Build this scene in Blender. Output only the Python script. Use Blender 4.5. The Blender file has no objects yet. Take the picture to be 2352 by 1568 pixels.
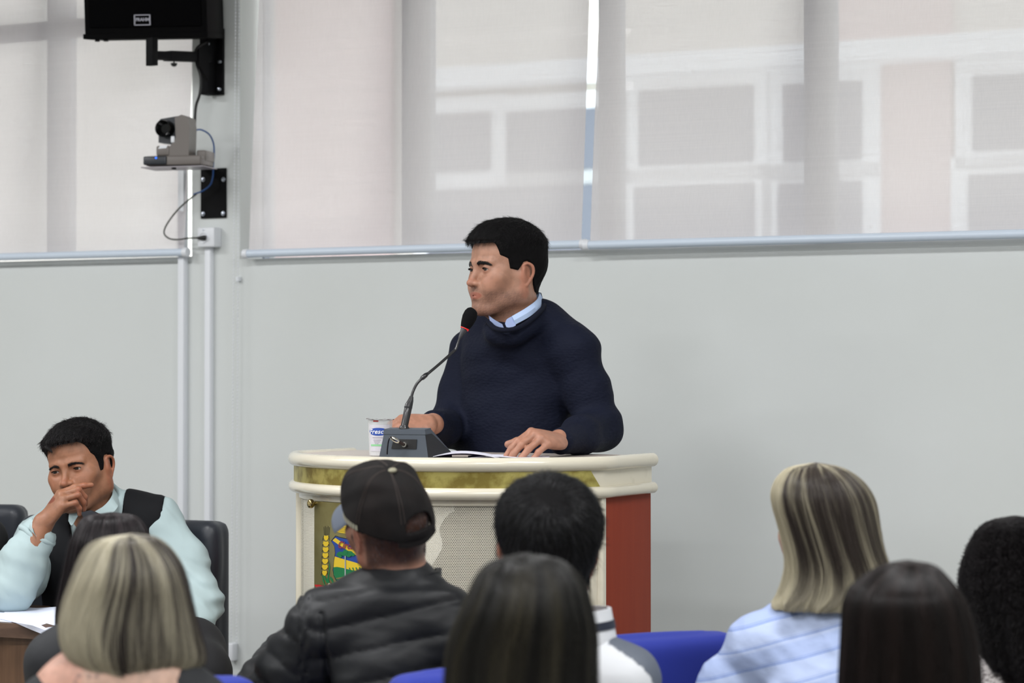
import bpy, bmesh, math, random
import numpy as np
from mathutils import Vector, Matrix
random.seed(7); np.random.seed(7)
SC = bpy.context.scene
COL = SC.collection
# ------------------------------------------------------------------ camera, world, lights, exposure
F = 5553.0; CAMZ = 1.56; PITCH = math.atan(66/F)
cd = bpy.data.cameras.new('camera'); cam = bpy.data.objects.new('camera', cd); COL.objects.link(cam)
cd.sensor_width = 36.0; cd.lens = 85.0; cd.clip_start = 0.1; cd.clip_end = 200
cam.location = (0, 0, CAMZ); cam.rotation_euler = (math.pi/2 + PITCH, 0, 0)
cd.dof.use_dof = True; cd.dof.focus_distance = 5.95; cd.dof.aperture_fstop = 3.6
SC.camera = cam
SC.view_settings.view_transform = 'Standard'; SC.view_settings.look = 'None'
SC.view_settings.gamma = 1.0; SC.view_settings.use_curve_mapping = False
SC.view_settings.exposure = 0.0
SC.cycles.max_bounces = 8; SC.cycles.diffuse_bounces = 4; SC.cycles.glossy_bounces = 3
SC.cycles.transparent_max_bounces = 12; SC.cycles.transmission_bounces = 6
SC.cycles.caustics_reflective = False; SC.cycles.caustics_refractive = False
SC.cycles.sample_clamp_indirect = 4.0
wd = bpy.data.worlds.new('overcast_sky'); SC.world = wd; wd.use_nodes = True
bg = wd.node_tree.nodes['Background']; bg.inputs[0].default_value = (0.86, 0.92, 1.0, 1); bg.inputs[1].default_value = 4.3
# wall frame: U runs along the window wall to the right, N points into the room
W0 = np.array([-.84, 7.6]); U2 = np.array([.885, -.466]); N2 = np.array([-.466, -.885])
def W(u, n, z):
    p = W0 + U2*u + N2*n
    return Vector((p[0], p[1], z))
UV = Vector((.885, -.466, 0)); NV = Vector((-.466, -.885, 0)); ZV = Vector((0, 0, 1))
WROT = Matrix((UV, -NV, ZV)).transposed()          # columns: along wall, away from room, up
WYAW = math.atan2(-.466, .885)
CEIL = 3.35
def lamp(name, u, n, su, sn, power, col=(.985, .99, 1)):
    power *= .66
    d = bpy.data.lights.new(name, 'AREA'); d.shape = 'RECTANGLE'; d.size = su; d.size_y = sn; d.energy = power; d.color = col
    o = bpy.data.objects.new(name, d); COL.objects.link(o); o.location = W(u, n, CEIL-.04); o.rotation_euler = (0, 0, WYAW)
    return o
LAMPS = [(-1.6, 2.5, 74), (-1.6, 4.6, 84), (-1.6, 6.9, 52), (1.0, 2.5, 60), (1.0, 4.6, 60), (1.0, 6.9, 56), (3.6, 2.5, 84), (3.6, 4.6, 92), (3.6, 6.9, 66)]
for lu, ln, lp in LAMPS: lamp('ceiling_lamp_light', lu, ln, 1.25, .35, lp)

# ------------------------------------------------------------------ projection helpers
CPI, SPI = math.cos(PITCH), math.sin(PITCH)
def ray(px, py):
    a = (px-1176)/F; b = (784-py)/F
    return Vector((a, CPI - b*SPI, SPI + b*CPI))
def P(px, py, Y):
    r = ray(px, py); r = r*(Y/r.y)
    return Vector((r.x, r.y, r.z+CAMZ))
def onwall(px, py, off=0.0):
    """(u, z) of the point of the plane n=off seen at a pixel"""
    r = ray(px, py)
    d = (off + W0 @ N2)/(r.x*N2[0] + r.y*N2[1])
    x, y = r.x*d - W0[0], r.y*d - W0[1]
    return x*U2[0] + y*U2[1], CAMZ + r.z*d

# ------------------------------------------------------------------ colours and materials
def lin(c):
    return tuple(((v/255)/12.92 if v/255 <= .04045 else ((v/255+.055)/1.055)**2.4) for v in c)
MATS = {}
def mat(name, rgb, rough=.6, metal=0.0, spec=.5, bump=None, vary=None, trans=0, coat=0, sheen=0, emit=None, sss=0, attr=None, grain=None):
    """bump=(scale,strength,distance); vary=(scale, rgb2, low, high) blends a second colour by noise"""
    if name in MATS: return MATS[name]
    m = bpy.data.materials.new(name); m.use_nodes = True; nt = m.node_tree; N = nt.nodes; L = nt.links
    b = N['Principled BSDF']; c = lin(rgb)
    b.inputs['Base Color'].default_value = (*c, 1); b.inputs['Roughness'].default_value = rough
    b.inputs['Metallic'].default_value = metal; b.inputs['Specular IOR Level'].default_value = spec
    if trans: b.inputs['Transmission Weight'].default_value = trans
    if coat: b.inputs['Coat Weight'].default_value = coat; b.inputs['Coat Roughness'].default_value = .08
    if sheen: b.inputs['Sheen Weight'].default_value = sheen; b.inputs['Sheen Roughness'].default_value = .4
    if sss:
        b.inputs['Subsurface Weight'].default_value = sss; b.inputs['Subsurface Radius'].default_value = (.009, .0035, .002); b.inputs['Subsurface Scale'].default_value = 1.0
    if emit: b.inputs['Emission Color'].default_value = (*lin(emit[0]), 1); b.inputs['Emission Strength'].default_value = emit[1]
    tc = N.new('ShaderNodeTexCoord')
    out = None
    if vary:
        nz = N.new('ShaderNodeTexNoise'); nz.inputs['Scale'].default_value = vary[0]; nz.inputs['Detail'].default_value = 5
        mp = N.new('ShaderNodeMapping'); L.new(tc.outputs['Object'], mp.inputs[0]); L.new(mp.outputs[0], nz.inputs['Vector'])
        if grain: mp.inputs['Scale'].default_value = grain
        mr = N.new('ShaderNodeMapRange'); mr.inputs[1].default_value = vary[2]; mr.inputs[2].default_value = vary[3]
        L.new(nz.outputs['Fac'], mr.inputs[0])
        mx = N.new('ShaderNodeMix'); mx.data_type = 'RGBA'; mx.inputs[6].default_value = (*c, 1); mx.inputs[7].default_value = (*lin(vary[1]), 1)
        L.new(mr.outputs[0], mx.inputs[0]); L.new(mx.outputs[2], b.inputs['Base Color']); out = mx.outputs[2]
    if attr:   # vertex colour times base
        at = N.new('ShaderNodeAttribute'); at.attribute_name = attr
        m2 = N.new('ShaderNodeMix'); m2.data_type = 'RGBA'; m2.blend_type = 'MULTIPLY'; m2.inputs[0].default_value = 1
        if out: L.new(out, m2.inputs[6])
        else: m2.inputs[6].default_value = (*c, 1)
        L.new(at.outputs['Color'], m2.inputs[7]); L.new(m2.outputs[2], b.inputs['Base Color'])
    if bump:
        nb = N.new('ShaderNodeTexNoise'); nb.inputs['Scale'].default_value = bump[0]; nb.inputs['Detail'].default_value = 4
        L.new(tc.outputs['Object'], nb.inputs['Vector'])
        bp = N.new('ShaderNodeBump'); bp.inputs['Strength'].default_value = bump[1]; bp.inputs['Distance'].default_value = bump[2]
        L.new(nb.outputs['Fac'], bp.inputs['Height']); L.new(bp.outputs[0], b.inputs['Normal'])
    MATS[name] = m
    return m

# ------------------------------------------------------------------ mesh builder
class G:
    def __init__(s): s.v = []; s.f = []
    def add(s, vs, fs):
        b = len(s.v); s.v += [Vector(v) for v in vs]; s.f += [tuple(b+i for i in f) for f in fs]; return s
    def box(s, c, size, R=None, bev=0.0):
        bm = bmesh.new(); bmesh.ops.create_cube(bm, size=1)
        for v in bm.verts: v.co = Vector((v.co.x*size[0], v.co.y*size[1], v.co.z*size[2]))
        if bev: bmesh.ops.bevel(bm, geom=bm.edges[:], offset=bev, segments=3, profile=.5, affect='EDGES')
        bm.verts.index_update(); c = Vector(c)
        vs = [(R @ v.co if R is not None else v.co) + c for v in bm.verts]
        s.add(vs, [[v.index for v in f.verts] for f in bm.faces]); bm.free(); return s
    def tube(s, pts, r, seg=12, cap=True):
        pts = [Vector(p) for p in pts]; n = len(pts); rr = r if hasattr(r, '__len__') else [r]*n
        vs = []; fs = []; up = None
        for i, p in enumerate(pts):
            t = (pts[min(i+1, n-1)] - pts[max(i-1, 0)]).normalized()
            if up is None: up = t.orthogonal().normalized()
            else: up = (up - t*up.dot(t)).normalized()
            b = t.cross(up)
            for k in range(seg):
                a = 2*math.pi*k/seg; vs.append(p + (up*math.cos(a) + b*math.sin(a))*rr[i])
        for i in range(n-1):
            for k in range(seg):
                a, c = i*seg+k, i*seg+(k+1) % seg
                fs.append((a, c, c+seg, a+seg))
        if cap: fs.append(tuple(range(seg))[::-1]); fs.append(tuple(range((n-1)*seg, n*seg)))
        return s.add(vs, fs)
    def lathe(s, prof, c, axis=(0, 0, 1), seg=32, cap=True):
        """prof: (radius, height) pairs along the axis from c"""
        ax = Vector(axis).normalized(); e1 = ax.orthogonal().normalized(); e2 = ax.cross(e1); c = Vector(c); vs = []; fs = []
        for r, h in prof:
            for k in range(seg):
                a = 2*math.pi*k/seg; vs.append(c + ax*h + (e1*math.cos(a) + e2*math.sin(a))*max(r, 1e-5))
        n = len(prof)
        for i in range(n-1):
            for k in range(seg):
                a, b = i*seg+k, i*seg+(k+1) % seg; fs.append((a, b, b+seg, a+seg))
        if cap: fs.append(tuple(range(seg))[::-1]); fs.append(tuple(range((n-1)*seg, n*seg)))
        return s.add(vs, fs)
    def sheet(s, rows, thick=None, closed=False):
        """rows: grid of points; thick: offset vector or None"""
        R, Cn = len(rows), len(rows[0]); b = len(s.v)
        vs = [p for r in rows for p in r]; fs = []
        for i in range(R-1):
            for k in range(Cn if closed else Cn-1):
                k2 = (k+1) % Cn; fs.append((i*Cn+k, i*Cn+k2, (i+1)*Cn+k2, (i+1)*Cn+k))
        if thick is not None:
            n = len(vs); t = thick if callable(thick) else (lambda p: Vector(thick))
            vs2 = [Vector(p)+t(Vector(p)) for p in vs]; fs2 = [tuple(n+i for i in f[::-1]) for f in fs]
            rim = []
            for k in range(Cn-1): rim += [(k, k+n, k+1+n, k+1), ((R-1)*Cn+k, (R-1)*Cn+k+1, (R-1)*Cn+k+1+n, (R-1)*Cn+k+n)]
            for i in range(R-1): rim += [(i*Cn, (i+1)*Cn, (i+1)*Cn+n, i*Cn+n), (i*Cn+Cn-1, i*Cn+Cn-1+n, (i+1)*Cn+Cn-1+n, (i+1)*Cn+Cn-1)]
            vs = list(vs)+vs2; fs = fs+fs2+rim
        return s.add(vs, fs)
    def prism(s, poly, d):
        """poly: 3D outline, d: extrusion vector"""
        n = len(poly); d = Vector(d); poly = [Vector(p) for p in poly]
        fs = [tuple(range(n))[::-1], tuple(range(n, 2*n))] + [(i, (i+1) % n, (i+1) % n+n, i+n) for i in range(n)]
        return s.add(poly + [p+d for p in poly], fs)

def props(o, label=None, cat=None, group=None, kind=None):
    if label: o['label'] = label
    if cat: o['category'] = cat
    if group: o['group'] = group
    if kind: o['kind'] = kind
    return o
def thing(name, loc, label, cat, group=None):
    o = bpy.data.objects.new(name, None); COL.objects.link(o); o.location = Vector(loc); o.empty_display_size = .05
    return props(o, label, cat, group)
def wloc(o):
    v = Vector((0, 0, 0))
    while o is not None: v += o.location; o = o.parent
    return v
def link(name, me, m, parent=None, origin=None):
    o = bpy.data.objects.new(name, me); COL.objects.link(o)
    if m is not None:
        for mm in (m if isinstance(m, (list, tuple)) else [m]): me.materials.append(mm)
    if parent is not None: o.parent = parent
    return o
def obj(name, g, m, parent=None, smooth=True, angle=40, label=None, cat=None, group=None, kind=None, recalc=True):
    me = bpy.data.meshes.new(name)
    if parent is not None: off = wloc(parent)
    else:
        lo = [min(v[i] for v in g.v) for i in range(3)]; hi = [max(v[i] for v in g.v) for i in range(3)]
        off = Vector(((lo[0]+hi[0])/2, (lo[1]+hi[1])/2, lo[2]))
    me.from_pydata([v-off for v in g.v], [], g.f); me.update()
    if recalc:
        bm = bmesh.new(); bm.from_mesh(me); bmesh.ops.recalc_face_normals(bm, faces=bm.faces[:]); bm.to_mesh(me); bm.free()
    if smooth:
        me.polygons.foreach_set('use_smooth', [True]*len(me.polygons))
        try: me.set_sharp_from_angle(angle=math.radians(angle))
        except Exception: pass
    o = link(name, me, m, parent)
    if parent is None: o.location = off
    return props(o, label, cat, group, kind)

def text_geo(s, size, shear=0.0, spacing=1.0, bold=0.0):
    """flat triangles of a line of text: list of (x,y), faces; centred"""
    c = bpy.data.curves.new('txt', 'FONT'); c.body = s; c.size = size; c.align_x = 'CENTER'; c.align_y = 'CENTER'; c.space_character = spacing; c.offset = bold; c.shear = shear; c.resolution_u = 3
    o = bpy.data.objects.new('txt', c); COL.objects.link(o); dg = bpy.context.evaluated_depsgraph_get(); dg.update()
    me = bpy.data.meshes.new_from_object(o.evaluated_get(dg))
    vs = [(v.co.x, v.co.y) for v in me.vertices]; fs = [tuple(p.vertices) for p in me.polygons]
    bpy.data.objects.remove(o); bpy.data.curves.remove(c); bpy.data.meshes.remove(me)
    return vs, fs
# ================================================================== ROOM
M_wall = mat('wall_paint', (212, 216, 215), .55, bump=(60, .05, .002), vary=(1.2, (207, 211, 209), .4, .7))
M_reveal = mat('window_reveal_white', (236, 236, 234), .5)
M_alu = mat('window_aluminium_grey', (150, 158, 168), .4, metal=.3)
M_floor = mat('floor_vinyl', (150, 145, 138), .35, vary=(3, (135, 130, 124), .35, .7))
M_ceil = mat('ceiling_white', (225, 225, 222), .8)
M_white = mat('white_plastic', (228, 231, 236), .35)
M_black = mat('black_powder_coat', (11, 11, 13), .65, spec=.15, bump=(300, .1, .001))
M_blackp = mat('black_plastic', (18, 18, 20), .35)
M_bolt = mat('zinc_bolt', (190, 195, 205), .3, metal=1)

UL, UR, NB = -3.6, 5.2, 10.6     # room extents in wall coordinates
SILL, HEAD = 1.9093, 3.05
PL, PR = onwall(441, 450)[0], onwall(551, 450)[0]            # the pier between the two window bands
def wbox(g, u0, u1, n0, n1, z0, z1, bev=0):
    return g.box(W((u0+u1)/2, (n0+n1)/2, (z0+z1)/2), (abs(u1-u0), abs(n1-n0), abs(z1-z0)), WROT, bev)
obj('floor', wbox(G(), UL-.2, UR+.2, -.2, NB+.2, -.1, 0), M_floor, smooth=False, kind='structure')
g = G(); wbox(g, UL, .12, 0, 2.02, 0, .18); wbox(g, .12, UR, 0, 1.5, 0, .18)
obj('floor_dais', g, M_floor, smooth=False, kind='structure')
obj('ceiling', wbox(G(), UL-.2, UR+.2, -.2, NB+.2, CEIL, CEIL+.1), M_ceil, smooth=False, kind='structure')
obj('wall_left', wbox(G(), UL-.2, UL, -.2, NB+.2, 0, CEIL), M_wall, smooth=False, kind='structure')
obj('wall_right', wbox(G(), UR, UR+.2, -.2, NB+.2, 0, CEIL), M_wall, smooth=False, kind='structure')
obj('wall_rear', wbox(G(), UL, UR, NB, NB+.2, 0, CEIL), M_wall, smooth=False, kind='structure')
g = G()
wbox(g, UL, UR, -.2, 0, 0, SILL); wbox(g, UL, UR, -.2, 0, HEAD, CEIL)
wbox(g, PL, PR, -.2, 0, SILL, HEAD); wbox(g, UL, PL, -.2, 0, SILL-.01, 1.9225); wbox(g, UL, -3.2, -.2, 0, SILL, HEAD); wbox(g, 4.6, UR, -.2, 0, SILL, HEAD)
obj('wall_window_side', g, M_wall, smooth=False, kind='structure')
# window frames and glass behind the blinds
M_glass = bpy.data.materials.new('window_glass'); M_glass.use_nodes = True
nt = M_glass.node_tree; nt.nodes.clear()
o_ = nt.nodes.new('ShaderNodeOutputMaterial'); t_ = nt.nodes.new('ShaderNodeBsdfTransparent'); t_.inputs[0].default_value = (.93, .96, .95, 1)
gl = nt.nodes.new('ShaderNodeBsdfGlossy'); gl.inputs['Roughness'].default_value = .02; fr = nt.nodes.new('ShaderNodeFresnel'); mx = nt.nodes.new('ShaderNodeMixShader')
nt.links.new(fr.outputs[0], mx.inputs[0]); nt.links.new(t_.outputs[0], mx.inputs[1]); nt.links.new(gl.outputs[0], mx.inputs[2]); nt.links.new(mx.outputs[0], o_.inputs[0])
def window(name, u0, u1, mull, trans):
    w = bpy.data.objects.new(name, None); COL.objects.link(w); w.location = W((u0+u1)/2, -.12, SILL); props(w, kind='structure')
    g = G(); e = .035
    wbox(g, u0, u1, -.16, -.10, SILL-.01, SILL+.004); wbox(g, u0, u1, -.16, -.09, HEAD-e, HEAD)
    wbox(g, u0, u0+.006, -.16, -.13, SILL, HEAD); wbox(g, u1-.006, u1, -.16, -.13, SILL, HEAD)
    obj('window_frame', g, M_alu, w, smooth=False)
    xs = [u0+e] + [m for m in mull] + [u1-e]
    for mu, mw in zip(mull, trans): obj('mullion', wbox(G(), mu-mw/2, mu+mw/2, -.165, -.085, SILL+e, HEAD-e), M_alu, w, smooth=False)
    for a, b in zip(xs[:-1], xs[1:]): obj('pane', wbox(G(), a+.01, b-.01, -.128, -.122, SILL+e, HEAD-e), M_glass, w, smooth=False)
    g = G(); wbox(g, u0, u1, -.2, -.16, SILL-.002, SILL+.012); obj('window_sill', g, M_reveal, w, smooth=False)
window('window_1', -3.2, PL, [-2.4, -1.55, onwall(140, 300, -.12)[0]], [.05, .05, .06])
window('window_2', PR, 4.6, [onwall(960, 300, -.12)[0], onwall(1404, 300, -.12)[0], onwall(1885, 300, -.12)[0], 2.8, 3.5], [.075, .05, .075, .06, .06])
# a horizontal transom high in the left window
obj('trim_1', wbox(G(), -1.5, -.6, -.11, -.09, onwall(60, 75, -.1)[1]-.03, onwall(60, 75, -.1)[1]+.03), M_alu, smooth=False, kind='structure')

# ---- the building across the yard (seen faintly through the fabric and plainly through the gaps)
def fpx(px, py, off): u, z = onwall(px, py, off); return u, z
FO = -5.0
M_fw = mat('facade_cream', (222, 214, 202), .8, vary=(.7, (212, 203, 190), .3, .7))
M_fp = mat('facade_pink', (214, 186, 178), .8, vary=(.7, (205, 176, 168), .3, .7))
M_ft = mat('facade_white_trim', (240, 240, 240), .6)
M_fg = mat('facade_dark_glass', (104, 106, 114), .6, spec=.1)
bt = thing('building', W(1, FO, -1), 'pale building across the yard seen faintly through the window blinds', 'building')
g = G(); wbox(g, -9, 14, FO-3, FO, -2, 9); obj('wall', g, M_fw, bt, smooth=False)
g = G()
for a, b, ya, yb in [(540, 905, -60, 700), (1925, 2188, -60, 700)]:
    u0 = fpx(a, 300, FO)[0]; u1 = fpx(b, 300, FO)[0]; obj('pilaster', wbox(G(), u0, u1, FO, FO+.03, -1.9, 8), M_fp, bt, smooth=False)
for (x0, x1, y0, y1) in [(1180, 1420, 262, 392), (1000, 1142, 268, 396), (1000, 1420, 440, 700), (1482, 1742, 214, 378), (1812, 1990, 200, 372), (1472, 1745, 432, 760), (1800, 1990, 425, 760),
                         (2245, 2420, 180, 345), (2235, 2420, 405, 720)]:
    u0, z1 = fpx(x0, y0, FO); u1, _ = fpx(x1, y0, FO); _, z0 = fpx((x0+x1)/2, y1, FO)
    fr_ = obj('window_frame', wbox(G(), u0-.09, u1+.09, FO+.0, FO+.07, z0-.09, z1+.09), M_ft, bt, smooth=False)
    obj('pane', wbox(G(), u0, u1, FO+.065, FO+.085, z0, z1), M_fg, fr_, smooth=False)
obj('cornice', wbox(G(), fpx(985, 200, FO)[0], 14, FO, FO+.25, fpx(1600, 150, FO)[1]-.06, fpx(1600, 150, FO)[1]+.04), M_ft, bt, smooth=False)

# ---- roller blinds
def blind_mat():
    m = bpy.data.materials.new('blind_screen_fabric'); m.use_nodes = True; nt = m.node_tree; N = nt.nodes; L = nt.links; N.clear()
    out = N.new('ShaderNodeOutputMaterial'); tc = N.new('ShaderNodeTexCoord')
    base = (*lin((232, 228, 230)), 1)
    nz = N.new('ShaderNodeTexNoise'); nz.inputs['Scale'].default_value = 1.0; nz.inputs['Detail'].default_value = 2
    mp = N.new('ShaderNodeMapping'); mp.inputs['Rotation'].default_value = (0, 0, -WYAW); L.new(tc.outputs['Object'], mp.inputs[0])
    # weave: fine horizontal and vertical threads of uneven thickness
    hs = []
    for sc_ in ((2, 2, 330), (420, 420, 2)):
        mp2 = N.new('ShaderNodeMapping'); mp2.inputs['Scale'].default_value = sc_; L.new(mp.outputs[0], mp2.inputs[0])
        w = N.new('ShaderNodeTexNoise'); w.inputs['Scale'].default_value = 1; w.inputs['Detail'].default_value = 1; L.new(mp2.outputs[0], w.inputs['Vector']); hs.append(w.outputs['Fac'])
    ad = N.new('ShaderNodeMath'); ad.operation = 'ADD'; L.new(hs[0], ad.inputs[0]); L.new(hs[1], ad.inputs[1])
    mr = N.new('ShaderNodeMapRange'); mr.inputs[1].default_value = .7; mr.inputs[2].default_value = 1.3; mr.inputs[3].default_value = .07; mr.inputs[4].default_value = .12; L.new(ad.outputs[0], mr.inputs[0])
    d = N.new('ShaderNodeBsdfDiffuse'); d.inputs[0].default_value = base
    t = N.new('ShaderNodeBsdfTranslucent'); t.inputs[0].default_value = base
    tr = N.new('ShaderNodeBsdfTransparent'); tr.inputs[0].default_value = (1, .97, .97, 1)
    m1 = N.new('ShaderNodeMixShader'); m1.inputs[0].default_value = .5; L.new(d.outputs[0], m1.inputs[1]); L.new(t.outputs[0], m1.inputs[2])
    m2 = N.new('ShaderNodeMixShader'); L.new(mr.outputs[0], m2.inputs[0]); L.new(m1.outputs[0], m2.inputs[1]); L.new(tr.outputs[0], m2.inputs[2])
    L.new(m2.outputs[0], out.inputs[0]); return m
M_blind = blind_mat()
M_bar = mat('blind_bar_enamel', (206, 218, 232), .35)
def blind(u0, u1, zl, zr, n, label, LEAN=.068, cap=(1, 1), chain=None, grp='roller blinds over the windows'):
    t = thing('roller_blind', W((u0+u1)/2, n, min(zl, zr)), label, 'blind', grp)
    rows = []; NR, NC = 10, 40     # hangs from inside the recess, its bar lies out over the sill wall
    for i in range(NR+1):
        row = []
        for k in range(NC+1):
            f = k/NC; z0 = zl+(zr-zl)*f; z = z0 + (HEAD-.03-z0)*i/NR
            wob = .004*math.sin(f*21+i*.4)*(1-i/NR)
            row.append(W(u0+(u1-u0)*f, n-LEAN*(z-z0)+wob, z))
        rows.append(row)
    obj('fabric', G().sheet(rows), M_blind, t, recalc=False)
    for uu in (u0+.012, u1-.012):   # hemmed edges
        pass
    g = G().tube([W(u0-.004, n+.005, zl), W(u1+.004, n+.005, zr)], .0125, 14); obj('bottom_bar', g, M_bar, t)
    g = G().lathe([(.006, -.006), (.0145, -.005), (.0155, .0), (.0145, .012), (.006, .013)], W(u0-.012, n+.005, zl), UV, 16); obj('end_cap', g, M_white, t)
    g = G().lathe([(.006, -.013), (.0145, -.012), (.0155, 0), (.0145, .005), (.006, .006)], W(u1+.012, n+.005, zr), UV, 16)
    obj('end_cap', g, M_white, t)
    obj('roller', G().tube([W(u0, n-LEAN*1.2, HEAD-.03), W(u1, n-LEAN*1.2, HEAD-.03)], .026, 16), M_bar, t)
    return t
za = onwall(2, 588, .03)[1]; zb = onwall(410, 580, .03)[1]
blind(-2.9, onwall(424, 580, .03)[0], za, zb, .03, 'white roller blind on the left, behind the loudspeaker and camera')
zc = onwall(565, 583, .032)[1]; zd = onwall(1338, 561, .032)[1]
blind(onwall(572, 583, .032)[0], onwall(1336, 561, .032)[0], zc, zd, .032, 'white roller blind above and left of the standing speaker')
ze = onwall(1352, 563, .045)[1]; zf = onwall(2352, 537, .045)[1]; uf = onwall(2352, 537, .045)[0]; ue = onwall(1355, 563, .045)[0]
blind(ue, uf+.6, ze, zf+(zf-ze)*(.6/(uf-ue)), .045, 'white roller blind on the right, its left edge beside the bright gap', LEAN=.09)
blind(uf+.64, 4.56, zf+(zf-ze)*.5, zf+(zf-ze)*.5+.004, .045, 'white roller blind at the far right end of the window, outside the picture')
def chain(px0, y0, px1, y1, n, label, grp='beaded blind chains'):
    a = W(*[onwall(px0, y0, n)[0], n, onwall(px0, y0, n)[1]]); b = W(onwall(px1, y1, n)[0], n, onwall(px1, y1, n)[1])
    g = G(); L_ = (b-a).length; k = int(L_/.011)
    g.tube([a, b], .0007, 5)
    for i in range(k):
        c = a.lerp(b, i/k); g.lathe([(.0001, -.0026), (.0022, -.0013), (.0026, 0), (.0022, .0013), (.0001, .0026)], c, (0, 0, 1), 6, cap=False)
    return obj('beaded_chain', g, M_white, smooth=True, label=label, cat='chain', group=grp)
chain(541, -10, 531, 1476, .03, 'beaded white blind chain, left strand of the loop beside the pier')
chain(549, -10, 543, 1480, .035, 'beaded white blind chain, right strand of the loop beside the pier')
t = thing('chain_holder', W(onwall(534, 1515, .01)[0], .01, onwall(534, 1515, .01)[1]), 'small white chain holder low on the wall right of the office chair', 'holder')
uu, zz = onwall(534, 1495, .015); obj('body', wbox(G(), uu-.011, uu+.011, .0, .03, zz-.03, zz+.026, .004), M_white, t)
uu, zz = onwall(548, 641, .008); obj('wall_clip', wbox(G(), uu-.006, uu+.006, 0, .016, zz-.007, zz+.007, .002), M_white, label='tiny white wall clip on the blind chain right of the pier', cat='clip')

# ---- trunking
def trunk(px0, y0, px1, y1, w, d, label):
    u0, z0 = onwall(px0, y0, .0); u1, z1 = onwall(px1, y1, 0); 
    g = G(); um = (u0+u1)/2
    g.box(W(um, d/2, (z0+z1)/2), (w, d, abs(z0-z1)), WROT, .002)
    t = thing('cable_trunking', W(um, 0, min(z0, z1)), label, 'trunking', 'white cable trunking on the wall')
    obj('channel', g, M_white, t)
    obj('cover', G().box(W(um, d+.0015, (z0+z1)/2), (w*.86, .003, abs(z0-z1)), WROT, .001), M_white, t)
trunk(424, 392, 424, 1700, .026, .02, 'white cable trunking left of the pier, running down behind the office chair')
trunk(484, 566, 484, 1700, .024, .018, 'white cable trunking running down below the socket box')
# socket box
us, zs = onwall(484, 546, .02)
t = thing('socket_box', W(us, 0, zs-.04), 'white surface socket box with a black plug under the black wall plate', 'socket')
obj('box', wbox(G(), us-.036, us+.028, 0, .042, zs-.03, zs+.032, .004), M_white, t)
obj('outlet', G().lathe([(.002, 0), (.017, .0), (.017, .004), (.013, .003), (.012, .001), (.001, .001)], W(us-.012, .042, zs), NV, 20), M_white, t)
obj('screw', G().lathe([(.0001, 0), (.003, 0), (.003, .0015), (.0001, .002)], W(us-.012, .042, zs+.024), NV, 10), M_bolt, t)
# ================================================================== WALL-MOUNTED GEAR
def PN(px, py, n):          # point of the plane n metres in front of the window wall seen at a pixel
    u, z = onwall(px, py, n); return W(u, n, z)
M_spk = mat('speaker_cabinet_black', (7, 7, 8), .85, spec=.08, bump=(400, .25, .001))
M_grille = mat('speaker_grille', (6, 6, 7), .9, spec=.05, bump=(900, .5, .001))
M_badge = mat('badge_silver', (170, 170, 180), .3, metal=.6)
# loudspeaker: wide black cabinet hanging off an arm
n0 = .30
lx = thing('loudspeaker', PN(335, 85, n0), 'black loudspeaker box with a small silver badge on the wall arm', 'loudspeaker')
SR = Matrix.Rotation(math.radians(-7), 3, 'Z') @ Matrix.Rotation(math.radians(6.5), 3, 'X')     # turned almost square to the camera
ctr = PN(335, 85, n0)
def sb(x0, x1, y0, y1, z0, z1, bev=0, g=None):
    return (g or G()).box(ctr + SR @ Vector(((x0+x1)/2, (y0+y1)/2, (z0+z1)/2)), (abs(x1-x0), abs(y1-y0), abs(z1-z0)), SR, bev)
s = 7.55/5553
xl, xr = (193-335)*s, (477-335)*s
obj('cabinet', sb(xl, xr, 0, .22, .006, .56, .006), M_spk, lx)
obj('base_lip', sb(xl-.004, xr+.002, -.006, .22, -.004, .012, .003), M_spk, lx)
obj('grille', sb(xl+.016, xr-.016, -.006, .002, .03, .54, .004), M_grille, lx)
for xx in ((238-335)*s, (218-335)*s): obj('foot', G().lathe([(.001, 0), (.007, 0), (.008, -.008), (.001, -.009)], ctr + SR @ Vector((xx, .02, -.003)), (0, 0, 1), 12), M_blackp, lx)
bx, bz = (330-335)*s, (85-47)*s
g = G()
for a, b, c, d in ((-.026, .026, .0135, .0165), (-.026, .026, -.0165, -.0135), (-.026, -.0225, -.0165, .0165), (.0225, .026, -.0165, .0165)): sb(bx+a, bx+b, -.011, -.006, bz+c, bz+d, g=g)
bd = obj('badge', g, M_badge, lx, smooth=False)
vs, fs = text_geo('FRAHM', .0135, spacing=1.0, bold=.0006)
obj('lettering', G().add([ctr + SR @ Vector((bx+x, -.0085, bz+y+.001)) for x, y in vs], fs), M_badge, bd, smooth=False, recalc=False)
# arm and bracket
br = thing('speaker_bracket', PN(492, 215, .0), 'black steel wall bracket and arm carrying the loudspeaker', 'bracket')
up, zp = onwall(494, 140, .03); z_t = onwall(494, 64, .03)[1]; z_b = onwall(494, 218, .03)[1]
uL = onwall(470, 140, .03)[0]; uR = onwall(512, 140, .01)[0]
obj('wall_plate', wbox(G(), uL+.006, uR, 0, .012, z_b+.002, z_t), M_black, br, smooth=False)
g = G(); wbox(g, uL, uR-.022, .012, .06, z_b, z_t+.004, .004); obj('channel', g, M_black, br)
g = G(); g.prism([PN(472, 92, .07), PN(450, 108, .12), PN(450, 150, .12), PN(474, 186, .07)], UV*.012); obj('gusset', g, M_black, br, smooth=False)
arm0 = PN(478, 132, .05); arm1 = PN(346, 127, n0+.02)
dv = (arm1-arm0); Lm = dv.length; ax = dv.normalized(); sd = ax.cross(ZV).normalized(); AR = Matrix((ax, sd, ZV)).transposed()
obj('arm', G().box((arm0+arm1)/2, (Lm, .03, .026), AR, .002), M_black, br)
obj('arm_sleeve', G().box(arm0.lerp(arm1, .36), (Lm*.72, .034, .031), AR, .002), M_black, br)
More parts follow.
